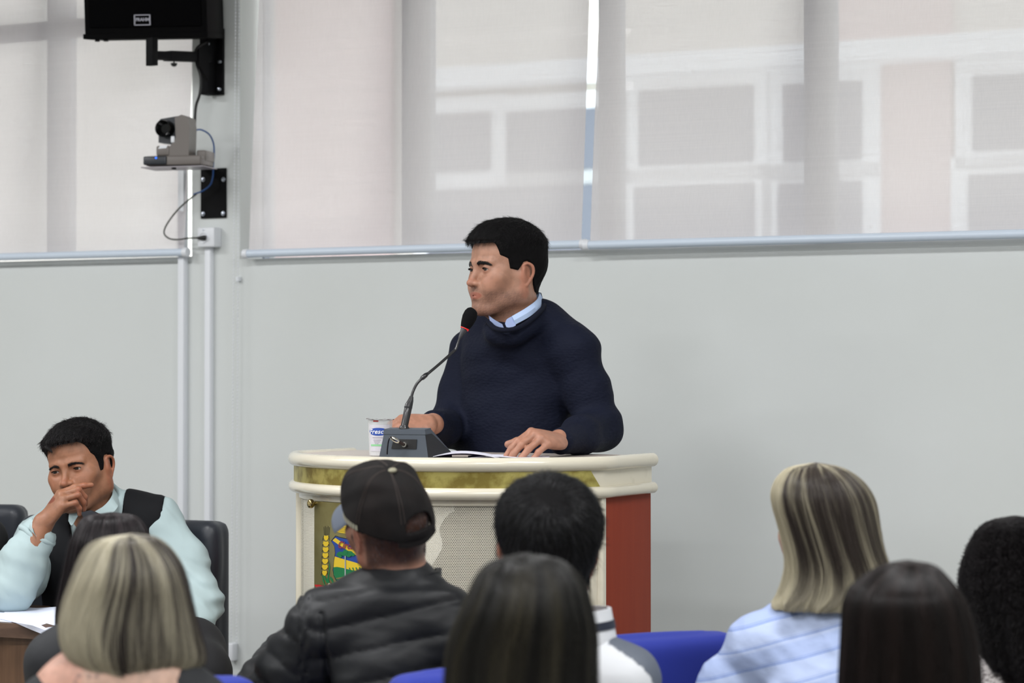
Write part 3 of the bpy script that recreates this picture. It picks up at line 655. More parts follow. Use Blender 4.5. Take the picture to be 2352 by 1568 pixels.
def nets(sd, lo, hi, h, hf=None, fx=(), fy=(), fz=(), amp=.0):
    hf = hf or h; A = [axis(lo[i], hi[i], h, hf, f) for i, f in enumerate((fx, fy, fz))]
    nb = [(len(a)-1)//8 for a in A]
    I, J, K = np.meshgrid(*[np.arange(n) for n in nb], indexing='ij'); B = np.stack([I.ravel(), J.ravel(), K.ravel()], 1)
    lo_ = np.stack([A[i][B[:, i]*8] for i in range(3)], 1); hi_ = np.stack([A[i][B[:, i]*8+8] for i in range(3)], 1)
    bc = (lo_+hi_)/2; br = np.linalg.norm(hi_-lo_, axis=1)/2
    d = sd.ev(bc); m = np.abs(d) < br*1.5+amp+.008; B = B[m]; bc = bc[m]; br = br[m]
    o = np.arange(9); cells = []; ids = []; NX, NY, NZ = [len(a)+1 for a in A]
    for st in range(0, len(B), 1500):
        b = B[st:st+1500]
        X = A[0][b[:, 0, None]*8+o]; Y = A[1][b[:, 1, None]*8+o]; Z = A[2][b[:, 2, None]*8+o]; n = len(b)
        P_ = np.empty((n, 9, 9, 9, 3)); P_[..., 0] = X[:, :, None, None]; P_[..., 1] = Y[:, None, :, None]; P_[..., 2] = Z[:, None, None, :]
        V = sd.ev(P_.reshape(n, 729, 3), bc[st:st+1500], br[st:st+1500]).reshape(n, 9, 9, 9)
        C = np.stack([V[:, i:i+8, j:j+8, k:k+8] for i in (0, 1) for j in (0, 1) for k in (0, 1)], -1)
        neg = (C < 0).sum(-1); w = np.nonzero((neg > 0) & (neg < 8))
        cells.append(C[w]); ids.append(np.stack([b[w[0], 0]*8+w[1], b[w[0], 1]*8+w[2], b[w[0], 2]*8+w[3]], 1))
    C = np.concatenate(cells); T = np.concatenate(ids); lin_ = (T[:, 0]*NY+T[:, 1])*NZ+T[:, 2]; od = np.argsort(lin_); C = C[od]; T = T[od]; lin_ = lin_[od]
    crn = np.array([(i, j, k) for i in (0, 1) for j in (0, 1) for k in (0, 1)], float); acc = np.zeros((len(C), 3)); cnt = np.zeros(len(C))
    for a in range(8):
        for b in range(a+1, 8):
            if abs(crn[a]-crn[b]).sum() != 1: continue
            va, vb = C[:, a], C[:, b]; m = (va < 0) != (vb < 0); t = np.where(m, va/(va-vb+1e-12), 0)
            acc += np.where(m[:, None], crn[a]+(crn[b]-crn[a])*t[:, None], 0); cnt += m
    fr = acc/cnt[:, None]
    V = np.stack([A[i][T[:, i]]+fr[:, i]*(A[i][np.minimum(T[:, i]+1, len(A[i])-1)]-A[i][T[:, i]]) for i in range(3)], 1)
    Q = []
    offs = {0: [(0, 0, 0), (0, -1, 0), (0, -1, -1), (0, 0, -1)], 1: [(0, 0, 0), (0, 0, -1), (-1, 0, -1), (-1, 0, 0)], 2: [(0, 0, 0), (-1, 0, 0), (-1, -1, 0), (0, -1, 0)]}
    cidx = {0: 4, 1: 2, 2: 1}
    for ax in range(3):
        v0, v1 = C[:, 0], C[:, cidx[ax]]; m = (v0 < 0) != (v1 < 0); t = T[m]; cols = []; ok = np.ones(len(t), bool)
        for of in offs[ax]:
            q = t+np.array(of); l = (q[:, 0]*NY+q[:, 1])*NZ+q[:, 2]; ix = np.searchsorted(lin_, l); ix = np.minimum(ix, len(lin_)-1); ok &= lin_[ix] == l; cols.append(ix)
        q = np.stack(cols, 1); fl = v0[m] > 0; q[fl] = q[fl][:, ::-1]; Q.append(q[ok])
    return V, np.concatenate(Q)
def sobj(name, V, Q, m, parent, col=None, label=None, attr='tint', smooth=0):
    me = bpy.data.meshes.new(name); off = np.array(wloc(parent)) if parent is not None else np.zeros(3)
    if smooth:
        for _ in range(smooth):
            nb = np.zeros_like(V); ct = np.zeros(len(V))
            for a in range(4): np.add.at(nb, Q[:, a], V[Q[:, (a+1) % 4]]); np.add.at(ct, Q[:, a], 1); np.add.at(nb, Q[:, a], V[Q[:, (a+3) % 4]]); np.add.at(ct, Q[:, a], 1)
            V = V*.4+.6*nb/np.maximum(ct, 1)[:, None]
    me.vertices.add(len(V)); me.vertices.foreach_set('co', (V-off).astype(np.float32).ravel())
    me.loops.add(Q.size); me.loops.foreach_set('vertex_index', Q.astype(np.int32).ravel())
    me.polygons.add(len(Q)); me.polygons.foreach_set('loop_start', np.arange(0, Q.size, 4, dtype=np.int32)); me.polygons.foreach_set('loop_total', np.full(len(Q), 4, dtype=np.int32))
    me.polygons.foreach_set('use_smooth', np.ones(len(Q), bool)); me.update(calc_edges=True); me.validate()
    if col is not None:
        a = me.color_attributes.new(attr, 'FLOAT_COLOR', 'POINT'); c = np.ones((len(V), 4), np.float32); c[:, :3] = col(V); a.data.foreach_set('color', c.ravel())
    o = link(name, me, m, parent); return props(o, label)
def sculpt(name, sd, m, parent, lo, hi, h, col=None, label=None, smooth=0, **kw):
    V, Q = nets(sd, lo, hi, h, **kw); return sobj(name, V, Q, m, parent, col, label, smooth=smooth)
def vnoise(P_, scale, seed=0, oct=3):
    """cheap smooth noise from summed rotated sines, about -1..1"""
    rs = np.random.RandomState(seed); out = np.zeros(P_.shape[:-1]); a = 1.0; tot = 0
    for o in range(oct):
        acc = np.zeros(P_.shape[:-1])
        for j in range(4):
            d = rs.normal(size=3); d /= np.linalg.norm(d); ph = rs.rand()*6.28; acc += np.sin((P_ @ d)*scale*(1+rs.rand()*.6)+ph+1.3*np.sin((P_ @ np.roll(d, 1))*scale*.7))
        out += a*acc/4; tot += a; a *= .5; scale *= 2.1
    return out/tot*1.6
def smooth01(x, a, b): t = np.clip((x-a)/(b-a), 0, 1); return t*t*(3-2*t)
def poly_sd(X, Y, poly):
    """signed distance to a polygon, negative inside"""
    n = len(poly); d = np.full(X.shape, 1e9); ins = np.zeros(X.shape, bool)
    for i in range(n):
        x0, y0 = poly[i]; x1, y1 = poly[(i+1) % n]; ex, ey = x1-x0, y1-y0; wx, wy = X-x0, Y-y0
        t = np.clip((wx*ex+wy*ey)/(ex*ex+ey*ey+1e-12), 0, 1); d = np.minimum(d, (wx-ex*t)**2+(wy-ey*t)**2)
        c = ((y0 <= Y) & (y1 > Y)) | ((y1 <= Y) & (y0 > Y)); with_ = np.where(c, (Y-y0)*ex/((ey if abs(ey) > 1e-12 else 1e-12))+x0 > X, False); ins ^= with_
    return np.where(ins, -1, 1)*np.sqrt(d)
# ---- hair strands
def hair_mat(name, rgb, rgb2=None, rough=.35, attr=None):
    if name in MATS: return MATS[name]
    m = bpy.data.materials.new(name); m.use_nodes = True; nt = m.node_tree; N = nt.nodes; L = nt.links; b = N['Principled BSDF']
    b.inputs['Roughness'].default_value = rough; b.inputs['Specular IOR Level'].default_value = .28
    at = N.new('ShaderNodeAttribute'); at.attribute_name = 'shade'; mx = N.new('ShaderNodeMix'); mx.data_type = 'RGBA'
    mx.inputs[6].default_value = (*lin(rgb), 1); mx.inputs[7].default_value = (*lin(rgb2 or rgb), 1); L.new(at.outputs['Fac'], mx.inputs[0]); L.new(mx.outputs[2], b.inputs['Base Color'])
    MATS[name] = m; return m
def strands(name, PTS, rad, m, parent, shade=None, label=None):
    """PTS: (N,n,3) world points"""
    N_, n = PTS.shape[:2]; off = np.array(wloc(parent)); c = bpy.data.hair_curves.new(name); c.add_curves([n]*N_)
    c.attributes['position'].data.foreach_set('vector', (PTS-off).astype(np.float32).ravel())
    ra = c.attributes.new('radius', 'FLOAT', 'POINT'); prof = np.linspace(1, .35, n)
    ra.data.foreach_set('value', (np.ones((N_, 1))*prof*rad).astype(np.float32).ravel())
    sh = np.zeros((N_, 1)) if shade is None else np.asarray(shade); sh = sh[:, None] if sh.ndim == 1 else sh; a = c.attributes.new('shade', 'FLOAT', 'POINT'); a.data.foreach_set('value', (sh*np.ones((1, n))).astype(np.float32).ravel())
    o = bpy.data.objects.new(name, c); COL.objects.link(o); c.materials.append(m); o.parent = parent
    return props(o, label)
def surf_samples(V, Q, n, w=None, seed=3):
    rs = np.random.RandomState(seed); a, b, c, d = V[Q[:, 0]], V[Q[:, 1]], V[Q[:, 2]], V[Q[:, 3]]; nr = np.cross(c-a, d-b); ar = np.linalg.norm(nr, axis=1); nr = nr/(ar[:, None]+1e-12)
    wt = ar if w is None else ar*w((a+c)/2); ix = rs.choice(len(Q), n, p=wt/wt.sum()); u, v = rs.rand(n, 1), rs.rand(n, 1)
    p = (a[ix]*(1-u)+b[ix]*u)*(1-v)+(d[ix]*(1-u)+c[ix]*u)*v; return p, nr[ix]
# ---- anatomy
def frame(origin, yaw, pitch=0, roll=0, scale=1.0):
    """head frame: x = own right, y = facing, z = up. yaw: degrees turned from facing the camera towards picture left"""
    t = math.radians(yaw); y = Vector((-math.sin(t), -math.cos(t), 0)); x = Vector((-math.cos(t), math.sin(t), 0)); R = Matrix((x, y, ZV)).transposed()
    R = R @ Matrix.Rotation(math.radians(pitch), 3, 'X') @ Matrix.Rotation(math.radians(roll), 3, 'Y')
    return (np.array(origin, float), np.array(R, float), scale)
def T_(fr, p): o, R, s_ = fr; return o + (np.asarray(p, float)*s_) @ R.T
def TI(fr, P_): o, R, s_ = fr; return ((P_-o) @ R)/s_
def head(s, fr, nose=1.0, jaw=1.0, ears=True, features=True, cheek=1.0, mouth_open=.0, lidgap=.0044):
    o, R, sc = fr
    def E(c, r, k=.012, op='u', Rl=None):
        RR = R if Rl is None else R @ np.array(Rl); s.ell(T_(fr, c), npv(r)*sc, RR, k, op)
    def C(a, b, ra, rb=None, k=.01, op='u'): s.cone(T_(fr, a), T_(fr, b), ra*sc, (rb if rb is not None else ra)*sc, k, op)
    E((0, -.008, .052), (.076, .090, .080)); E((0, -.040, .030), (.066, .058, .060), .03); E((0, .034, .050), (.062, .056, .062), .03)
    E((0, .028, -.012), (.063, .060, .062), .03)
    E((0, .045, -.050), (.046*jaw, .046, .044), .025)
    for q in (-1, 1):
        C((q*.053*jaw, -.002, -.045), (q*.022*jaw, .070, -.086), .019, .013, .028)
        C((q*.060*jaw, .000, -.005), (q*.053*jaw, -.002, -.048), .014, .017, .03)
        E((q*.046, .058, -.006), (.022*cheek, .022, .020), .025)
        E((q*.030, .074, -.030), (.022*cheek, .018, .024), .022)
    E((0, .084, -.082), (.021, .015, .017), .018)
    E((0, .078, -.048), (.028, .019, .026), .018)
    # neck root under the jaw
    C((0, -.020, -.030), (0, -.034, -.135), .054, .058, .03)
    C((0, .030, -.080), (0, -.005, -.135), .024, .040, .03)
    if features:
        for q in (-1, 1):
            C((q*.010, .0915, .0315), (q*.045, .0755, .0325), .0075, .0072, .012)
            E((q*.032, .1005, .0125), (.0175, .0165, .0120), .011, 's')
            E((q*.0325, .0755, .0145), (.0142, .0142, .0142), .006)
            E((q*.0325, .0905, .0142), (.0135, .0090, lidgap*.55), .0018, 's')
        C((0, .0895, .022), (0, .1075, -.0175), .0062, .0086, .012)
        E((0, .1100+.004*(nose-1), -.0200), (.0078*nose, .0094*nose, .0076*nose), .008)
        for q in (-1, 1):
            E((q*.0120*nose, .0985, -.0215), (.0062, .0090, .0064), .007)
            E((q*.0062, .1035, -.0292), (.0036, .0050, .0034), .002, 's')
        # lips, with a crease between them
        for q in (-1, 1):
            C((q*.003, .0958, -.0462), (q*.0295, .0790, -.0525), .0040, .0020, .005)
            C((q*.002, .0945, -.0572), (q*.0265, .0805, -.0540), .0056, .0022, .006)
            C((0, .1008, -.0514), (q*.0290, .0838, -.0532), .0014+mouth_open*.4, .0008, .0012, 's')
        E((0, .1020, -.0685), (.014, .006, .005), .010, 's')
    if ears:
        for q in (-1, 1):
            tilt = Matrix.Rotation(q*math.radians(-22), 3, 'Z') @ Matrix.Rotation(math.radians(-10), 3, 'X')
            E((q*.0762, -.008, .002), (.0052, .0155, .027), .006, 'u', tilt)
            pts = [(.073, .006, .010), (.079, .003, .024), (.084, -.008, .0295), (.0875, -.020, .022), (.086, -.023, .005), (.081, -.016, -.014), (.077, -.006, -.026), (.0745, .002, -.018)]
            cp_ = curve_pts([T_(fr, (q*a*.99, b, c)) for a, b, c in pts], 3); rr_ = np.interp(np.linspace(0, 7, len(cp_)), range(8), [x*sc for x in (.0022, .0028, .0032, .0034, .0032, .0034, .0050, .0026)]); s.chain([npv(p) for p in cp_], list(rr_), .003)
            E((q*.0850, -.008, .006), (.0060, .0080, .0135), .003, 's', tilt)
            E((q*.0760, .0035, -.002), (.003, .004, .006), .003, 'u', tilt)
def eyeballs(fr, parent, iris=(58, 38, 26), look=(0, 1, 0)):
    o, R, sc = fr; out = []
    for q in (-1, 1):
        c = T_(fr, (q*.0325, .0765, .0145)); lk = np.array(look, float) + np.array((0, 0, 0)); lk /= np.linalg.norm(lk); d = Vector(R @ lk); g = G(); r = .0124*sc; prof = [(r*math.sin(a), r*math.cos(a)) for a in np.linspace(0.0, math.pi, 24)]
        g.lathe([(p_, h_) for p_, h_ in prof], Vector(c), d, 24, cap=False)
        e = obj('eye', g, [mat('eye_white', (186, 176, 168), .25), mat('iris_%d' % iris[0], iris, .15), mat('pupil', (8, 6, 6), .1)], parent)
        off = np.array(wloc(parent))
        for p in e.data.polygons:
            v = np.array(p.center)+off-c; ang = math.acos(max(-1, min(1, float(np.dot(v/np.linalg.norm(v), np.array(d))))))
            p.material_index = 2 if ang < .24 else (1 if ang < .52 else 0)
    return out
def hand(s, wrist, fwd, dorsal, thumb, curls, spread=(.10, .02, -.05, -.13), sc=1.0, thumb_dir=(.62, .70, -.30), thumb_curl=(.15, .25), k=.006, nails=None, mcp_drop=0.0):
    y = Vector(fwd).normalized(); z = Vector(dorsal); z = (z-y*z.dot(y)).normalized(); x = y.cross(z); x = x if x.dot(Vector(thumb)) > 0 else -x
    w = Vector(wrist); L = lambda a, b, c: w + (x*a+y*b+z*c)*sc
    MC = [(.027, .086, .001), (.008, .091, .003), (-.012, .087, .001), (-.030, .077, -.004)]
    LN = [(.044, .026, .020), (.048, .030, .021), (.044, .028, .021), (.035, .021, .018)]; RD = [.0098, .0100, .0094, .0082]
    s.ell(L(0, .045, -.004), npv((.040, .052, .0145))*sc, np.array(Matrix((x, y, z)).transposed()), .015)
    for i, (mx, my, mz) in enumerate(MC):
        s.cone(L(mx*.45, .008, -.002), L(mx, my, mz), .0145*sc, .0102*sc, .012)
        a = L(mx, my, mz); ang = 0.0; sp = spread[i]
        dirp = (y*math.cos(sp)+x*math.sin(sp)).normalized()
        pts = [a]; rr = [RD[i]*sc]; ax = dirp.cross(z)
        for j in range(3):
            ang += curls[i][j]; d = dirp*math.cos(ang)-z*math.sin(ang); pts.append(pts[-1]+d*LN[i][j]*sc); rr.append(RD[i]*sc*(.90, .84, .74)[j])
        s.chain(pts, rr, k*.8)
        nd = -(ax.cross(d)).normalized()
        if nd.dot(z*math.cos(ang)+dirp*math.sin(ang)) < 0: nd = -nd
        if nails is not None: nails.append((pts[-1]-d*.002*sc+nd*rr[-1]*.95, d, nd, rr[-1]))
    td = (x*thumb_dir[0]+y*thumb_dir[1]+z*thumb_dir[2]).normalized(); a = L(.020, .018, -.006); b = a+td*.046*sc
    t2 = (td + y*thumb_curl[0]-x*thumb_curl[0]*.8-z*.1).normalized(); c = b+t2*.034*sc; t3 = (t2 + y*thumb_curl[1]-x*thumb_curl[1]-z*.1).normalized(); e = c+t3*.024*sc
    s.chain([a, b, c, e], [.0160*sc, .0125*sc, .0112*sc, .0092*sc], k)
    if nails is not None:
        nd = (z-t3*z.dot(t3)).normalized(); nails.append((e+nd*.0085*sc, t3, nd, .0092*sc))
    return L
SKIN = {}
def skin_mat(name, rgb):
    m = mat(name, rgb, .48, spec=.4, sss=.10, attr='tint', bump=(700, .12, .0006), vary=(60, tuple(int(v*.94) for v in rgb), .45, .6)); return m
def lerp_c(c, m, col): return c*(1-m[:, None])+np.array(col)*m[:, None]
# ================================================================== THE STANDING SPEAKER
sp = thing('person', P(1190, 1040, 6.32)*1.0, 'man in a navy crew-neck sweater standing and talking at the podium microphone', 'person')
sp.location.z = DZ
HF = frame(P(1165, 634, 6.22), 57, 0, 0, 1.014)
def face_tint(fr, lips=(.82, .56, .56), stub=.0, brow=None, tan=None):
    def f(V):
        q = TI(fr, V); x, y, z = np.abs(q[:, 0]), q[:, 1], q[:, 2]; c = np.ones((len(V), 3)); fr_m = smooth01(y, .03, .06)
        # lips
        d = np.sqrt((x/.0290)**2+((z+.0512)/.0098)**2); m = (1-smooth01(d, .82, 1.08))*smooth01(y, .075, .085); c = lerp_c(c, m, lips)
        # ruddy cheeks, nose and ears
        m = np.exp(-(((x-.045)/.022)**2+((z+.012)/.022)**2))*fr_m*.5; c = lerp_c(c, m, (1.0, .84, .80))
        m = np.exp(-((x/.014)**2+((z+.014)/.014)**2))*smooth01(y, .098, .108)*.8; c = lerp_c(c, m, (1.0, .80, .78))
        m = smooth01(x, .074, .080)*.7; c = lerp_c(c, m, (1.0, .76, .72))
        # eye rims
        m = np.exp(-(((x-.0325)/.017)**2+((z-.0135)/.009)**2)**2)*fr_m*.55; c = lerp_c(c, m, (.66, .54, .52))
        if stub:
            b = np.maximum(smooth01(-z, .030, .048)*smooth01(y, -.01, .02), np.exp(-((x/.026)**2+((z+.037)/.008)**2)**2)*fr_m)
            b = b*(1-smooth01(-z, .10, .125))*(1-(1-smooth01(d, .9, 1.2))*smooth01(y, .07, .08)); b *= .75+.25*vnoise(q, 900, 5, 1)
            c = lerp_c(c, b*stub, (.50, .50, .54))
        if tan is not None: c = tan(q, c)
        return np.clip(c, 0, 1.2)
    return f
MS = skin_mat('skin_speaker', (170, 126, 104))
s = S(); head(s, HF, nose=1.04, jaw=1.03, lidgap=.0056)
# neck into torso core
nb = P(1190, 742, 6.26)
s.cone(T_(HF, (0, -.034, -.125)), nb, .057, .062, k=.03)
LSH = P(1325, 805, 6.19); RSH = P(1085, 805, 6.45); LEL = P(1386, 985, 6.16); LWR = P(1284, 1010, 5.895); REL = P(1024, 990, 6.36); RWR = P(994, 973, 6.07)
s.cone(nb, P(1200, 900, 6.32), .05, .075, k=.02)
s.chain([RSH, P(1195, 790, 6.33), LSH], [.035, .045, .035], .02)
s.ell(P(1190, 960, 6.33), (.11, .08, .24), k=.03)
s.chain([LSH, LEL, LWR], [.040, .034, .026], .02); s.chain([RSH, REL, RWR], [.040, .034, .027], .02)
NL = []
# his left hand rests on the page, fingertips down (picture right)
fw = Vector((-.74, -.50, .16)); ct = Vector((-.35, -.30, .88))
hw = P(1286, 1011, 5.86)
hand(s, hw, Vector((-.62, -.75, .12)), Vector((.37, -.19, .88)), Vector((-.72, .55, .42)), [(.74, .32, .18), (.76, .34, .18), (.78, .34, .18), (.78, .40, .2)], spread=(.02, .0, -.02, -.05), sc=.97, thumb_dir=(.62, .68, -.46), thumb_curl=(.05, .02), nails=NL)
# his right hand on the lectern behind the microphone base (picture left)
hand(s, P(992, 972, 6.04), Vector((-.93, -.30, -.06)), Vector((-.05, -.72, .70)), Vector((0, -.66, -.75)), [(.75, .9, .4), (.7, .9, .4), (.65, .9, .4), (.6, .9, .4)], spread=(.03, .0, -.03, -.06), sc=.93, thumb_dir=(.45, .75, -.50), thumb_curl=(.0, .1), nails=NL)
def skin_sp(V):
    c = face_tint(HF, stub=.85)(V)
    m = (V[:, 2] < 1.46).astype(float); n_ = vnoise(V, 140, 9, 2); c = np.where(m[:, None] > 0, np.array([1.0, .93, .92])*(1-.05*n_[:, None]*0), c)
    for p, d, nd, r in NL:
        q = V-np.array(p); a = q @ np.array(d); b = q @ np.array(nd); sd_ = np.linalg.norm(q-np.outer(a, d)-np.outer(b, nd), axis=1); mm = (np.abs(a+.001) < .0062) & (sd_ < r*.78) & (b > -.004); c[mm] = (1.03, .97, .97)
    return c
bx0, bx1 = P(900, 800, 6.1).x, P(1440, 800, 6.1).x
hx = HF[0]
sculpt('body', s, MS, sp, (bx0-.02, 5.72, 1.08), (bx1+.02, 6.62, 1.965), .010, skin_sp, hf=.0018,
       fx=[(P(905, 900, 6).x, P(1300, 900, 5.8).x), ], fy=[(5.72, 6.33)], fz=[(1.335, 1.45), (1.62, 1.96)])
eyeballs(HF, sp, (52, 34, 24), (-.05, 1, -.05))
# ---- short dark hair
def hair_cap(name, fr, poly, T, m, parent, h=.0022, amp=.0012, nscale=220, extra=None, seed=1, head_kw={}, lo=None, hi=None):
    hs = S(); head(hs, fr, ears=False, features=False, **head_kw)
    if extra: extra(hs)
    def post(P_, d):
        q = TI(fr, P_); pd = poly_sd(q[..., 1], q[..., 2], poly); mk = 1-smooth01(pd, -.004, .0035); t = T(q)*mk-.004*(1-mk)
        return d - t - amp*mk*vnoise(P_*np.array([1, 1, .6]), nscale, seed, 3)
    hs.post.append(post); o = fr[0]; V, Q = nets(hs, o-np.array([.14, .14, .10]) if lo is None else lo, o+np.array([.14, .14, .20]) if hi is None else hi, h, amp=.03)
    q = TI(fr, V); keep = poly_sd(q[:, 1], q[:, 2], poly) < .006; qk = keep[Q].all(1); Q = Q[qk]; used = np.unique(Q); remap = -np.ones(len(V), int); remap[used] = np.arange(len(used)); V = V[used]; Q = remap[Q]
    return sobj(name, V, Q, m, parent, None), V, Q
POLY = [(.125, .081), (.070, .083), (.066, .079), (.061, .050), (.042, .041), (.036, .016), (.015, .012), (.006, .024), (.0, .033), (-.010, .036), (-.024, .026), (-.032, .004), (-.038, -.022), (-.050, -.040), (-.075, -.047), (-.14, -.047), (-.16, .20), (.125, .20)]
M_hb = mat('hair_black_mass', (13, 12, 13), .8, spec=.1); M_hbs = hair_mat('hair_black_strands', (16, 15, 16), (36, 34, 35), .35)
def Tsp(q): return .0045+.0125*smooth01(q[..., 2], .045, .105)+.004*smooth01(q[..., 1], .02, .07)*smooth01(q[..., 2], .06, .08)
hc, HV, HQ = hair_cap('hair', HF, POLY, Tsp, M_hb, sp)
def short_strands(parent, fr, V, Q, n, ln, m, flow, lift=.25, rad=.00028, seed=4, w=None, curl=0, npts=5, name='hair_strands'):
    p, nr = surf_samples(V, Q, n, w, seed); rs = np.random.RandomState(seed); q = TI(fr, p); f = flow(q) @ fr[1].T
    f = f-(f*nr).sum(1)[:, None]*nr; f /= np.linalg.norm(f, axis=1)[:, None]+1e-9; f += rs.normal(size=f.shape)*.11
    L_ = (ln(q) if callable(ln) else ln)*(.6+.6*rs.rand(n)); out = []; side = np.cross(f, nr); ph = rs.rand(n)*6.28
    for j in range(npts):
        t = j/(npts-1); bend = lift*(1-t*.75)
        c = side*(np.sin(ph+t*5)*curl)[:, None]+nr*(np.cos(ph+t*5)*curl*.6)[:, None] if curl else 0
        out.append(p - nr*.002 + f*(L_*t)[:, None] + nr*(L_*t*bend)[:, None] + c)
    return strands(name, np.stack(out, 1), rad, m, parent, rs.rand(n)**2)
def flow_sp(q):
    c = np.array((.0, -.045, .13)); d = q-c; d = d/np.linalg.norm(d, axis=1)[:, None]; return d+np.array((0, .8, 0))*smooth01(q[:, 2], .06, .10)[:, None]+np.array((0, .1, -.6))
inpoly = lambda fr, poly: (lambda c: (poly_sd(TI(fr, c)[:, 1], TI(fr, c)[:, 2], poly) < .0012).astype(float)+1e-6)
short_strands(sp, HF, HV, HQ, 20000, lambda q: .006+.016*smooth01(q[:, 2], .05, .11), M_hbs, flow_sp, .04, rad=.00021, w=inpoly(HF, POLY))
def brows(fr, parent, m, thick=1.0, n=260, drop=0.0, angle=0.0, seed=2, span=(.012, .048)):
    rs = np.random.RandomState(seed); P0 = []
    hs = S(); head(hs, fr, ears=False)
    for q in (-1, 1):
        t = rs.rand(n); x = span[0]+(span[1]-span[0])*t; z = .0325+.0038*np.sin(t*2.8)-.0032*t**2-drop+angle*(t-.5)+rs.normal(size=n)*.0020*thick*(1-.5*t)
        y = np.full(n, .11); pts = T_(fr, np.stack([q*x, y, z], 1))
        for _ in range(14): pts = pts-np.outer(np.maximum(hs.ev(pts), -.002), fr[1][:, 1])*.9
        d = np.stack([q*(.7+.3*t), -.35*t-.05, .55*(1-t)**1.5-.15], 1) @ fr[1].T; d /= np.linalg.norm(d, axis=1)[:, None]; L_ = (.0055+.003*rs.rand(n))*fr[2]; nrm = fr[1][:, 1]
        P0.append(np.stack([pts-nrm*.0003, pts+d*(L_*.5)[:, None]+nrm*.0012, pts+d*L_[:, None]+nrm*.0004], 1))
    return strands('eyebrows', np.concatenate(P0), .00030*thick, m, parent, rs.rand(2*n)*.3)
brows(HF, sp, M_hbs, 1.2, 560, drop=.0050)
def lashes(fr, parent, m, n=60):
    P0 = []
    for q in (-1, 1):
        t = np.linspace(-1, 1, n); x = .0335+.0100*t; z = .0142+.0030*(1-t*t)+.0; y = .0870-.0035*t*t; a = T_(fr, np.stack([q*x, y, z], 1)); b = T_(fr, np.stack([q*(x+.001*t), y+.0035, z+.0005], 1)); c = T_(fr, np.stack([q*(x+.0015*t), y+.0055, z+.0022], 1)); P0.append(np.stack([a, b, c], 1))
    return strands('eyelashes', np.concatenate(P0), .00020, m, parent)
lashes(HF, sp, M_hbs)
# ---- sweater
def knit_mat(name, rgb, rgb2):
    m = bpy.data.materials.new(name); m.use_nodes = True; nt = m.node_tree; N = nt.nodes; L = nt.links; b = N['Principled BSDF']
    b.inputs['Base Color'].default_value = (*lin(rgb), 1); b.inputs['Roughness'].default_value = .8; b.inputs['Specular IOR Level'].default_value = .2; b.inputs['Sheen Weight'].default_value = .0; b.inputs['Sheen Roughness'].default_value = .5
    tc = N.new('ShaderNodeTexCoord'); mp = N.new('ShaderNodeMapping'); mp.inputs['Scale'].default_value = (1, .5, 1.6); L.new(tc.outputs['Object'], mp.inputs[0])
    v = N.new('ShaderNodeTexVoronoi'); v.inputs['Scale'].default_value = 95; L.new(mp.outputs[0], v.inputs['Vector'])
    nz = N.new('ShaderNodeTexNoise'); nz.inputs['Scale'].default_value = 700; L.new(tc.outputs['Object'], nz.inputs['Vector'])
    ad = N.new('ShaderNodeMath'); ad.operation = 'MULTIPLY_ADD'; ad.inputs[1].default_value = .35; L.new(nz.outputs['Fac'], ad.inputs[0]); L.new(v.outputs['Distance'], ad.inputs[2])
    bp = N.new('ShaderNodeBump'); bp.inputs['Strength'].default_value = .55; bp.inputs['Distance'].default_value = .002; L.new(ad.outputs[0], bp.inputs['Height']); L.new(bp.outputs[0], b.inputs['Normal']); return m
M_knit = knit_mat('navy_knit', (14, 19, 37), (10, 14, 26))
BODYF = frame(P(1195, 900, 6.32), 40)
def bt_(x, y, z): return T_(BODYF, (x, y, z))
w = S(); RB_ = BODYF[1]
w.ell(P(1200, 860, 6.33), (.180, .115, .150), RB_, .04); w.ell(P(1184, 985, 6.32), (.162, .120, .21), RB_, .06); w.ell(P(1180, 1090, 6.32), (.158, .120, .14), RB_, .05); w.ell(P(1165, 812, 6.30), (.13, .085, .075), RB_, .05)
w.chain([P(1092, 806, 6.46), P(1135, 768, 6.38), P(1195, 757, 6.32), P(1258, 757, 6.26), P(1318, 800, 6.19)], [.058, .055, .060, .057, .060], .045)
w.cone(P(1178, 772, 6.24), P(1200, 744, 6.30), .068, .066, k=.03)
w.chain([P(*p)+Vector((0, .032, -.006)) for p in [(1251, 702, 6.30), (1250, 710, 6.22), (1236, 726, 6.17), (1214, 745, 6.14), (1188, 762, 6.115), (1160, 767, 6.115), (1136, 762, 6.14), (1121, 748, 6.17)]], [.008]*8, .045)
w.chain([P(1318, 808, 6.19), P(1352, 905, 6.18), P(1376, 985, 6.16)], [.063, .057, .055], .03)
w.chain([P(1376, 985, 6.16), P(1332, 1000, 6.03), P(1288, 1013, 5.905)], [.055, .044, .033], .03)
w.chain([P(1085, 808, 6.45), P(1056, 905, 6.42), P(1033, 982, 6.37)], [.060, .055, .052], .025)
w.chain([P(1033, 982, 6.37), P(1016, 984, 6.22), P(997, 976, 6.10)], [.052, .044, .037], .025)
def knit_post(P_, d):
    # soft folds at elbows and waist
    f = vnoise(P_*np.array([1, 1, 2.2]), 26, 21, 2)*.0032
    zz = P_[..., 2]; f += .0022*np.sin(zz*95+3*np.sin(P_[..., 0]*9))*smooth01(P_[..., 0], P(1320, 900, 6).x, P(1400, 900, 6).x)*(1-smooth01(zz, 1.46, 1.52))
    return d-f
w.post.append(knit_post)
ncut = P(1182, 722, 6.10)
w.cone(P(1176, 690, 6.20), P(1192, 742, 6.26), .066, .040, k=.008, op='s')
d_ = (P(974, 979, 6.04)-P(1002, 985, 6.17)).normalized()
sculpt('sweater', w, M_knit, sp, (bx0-.05, 5.75, 1.05), (bx1+.05, 6.68, 1.76), .0055, amp=.01, smooth=1)
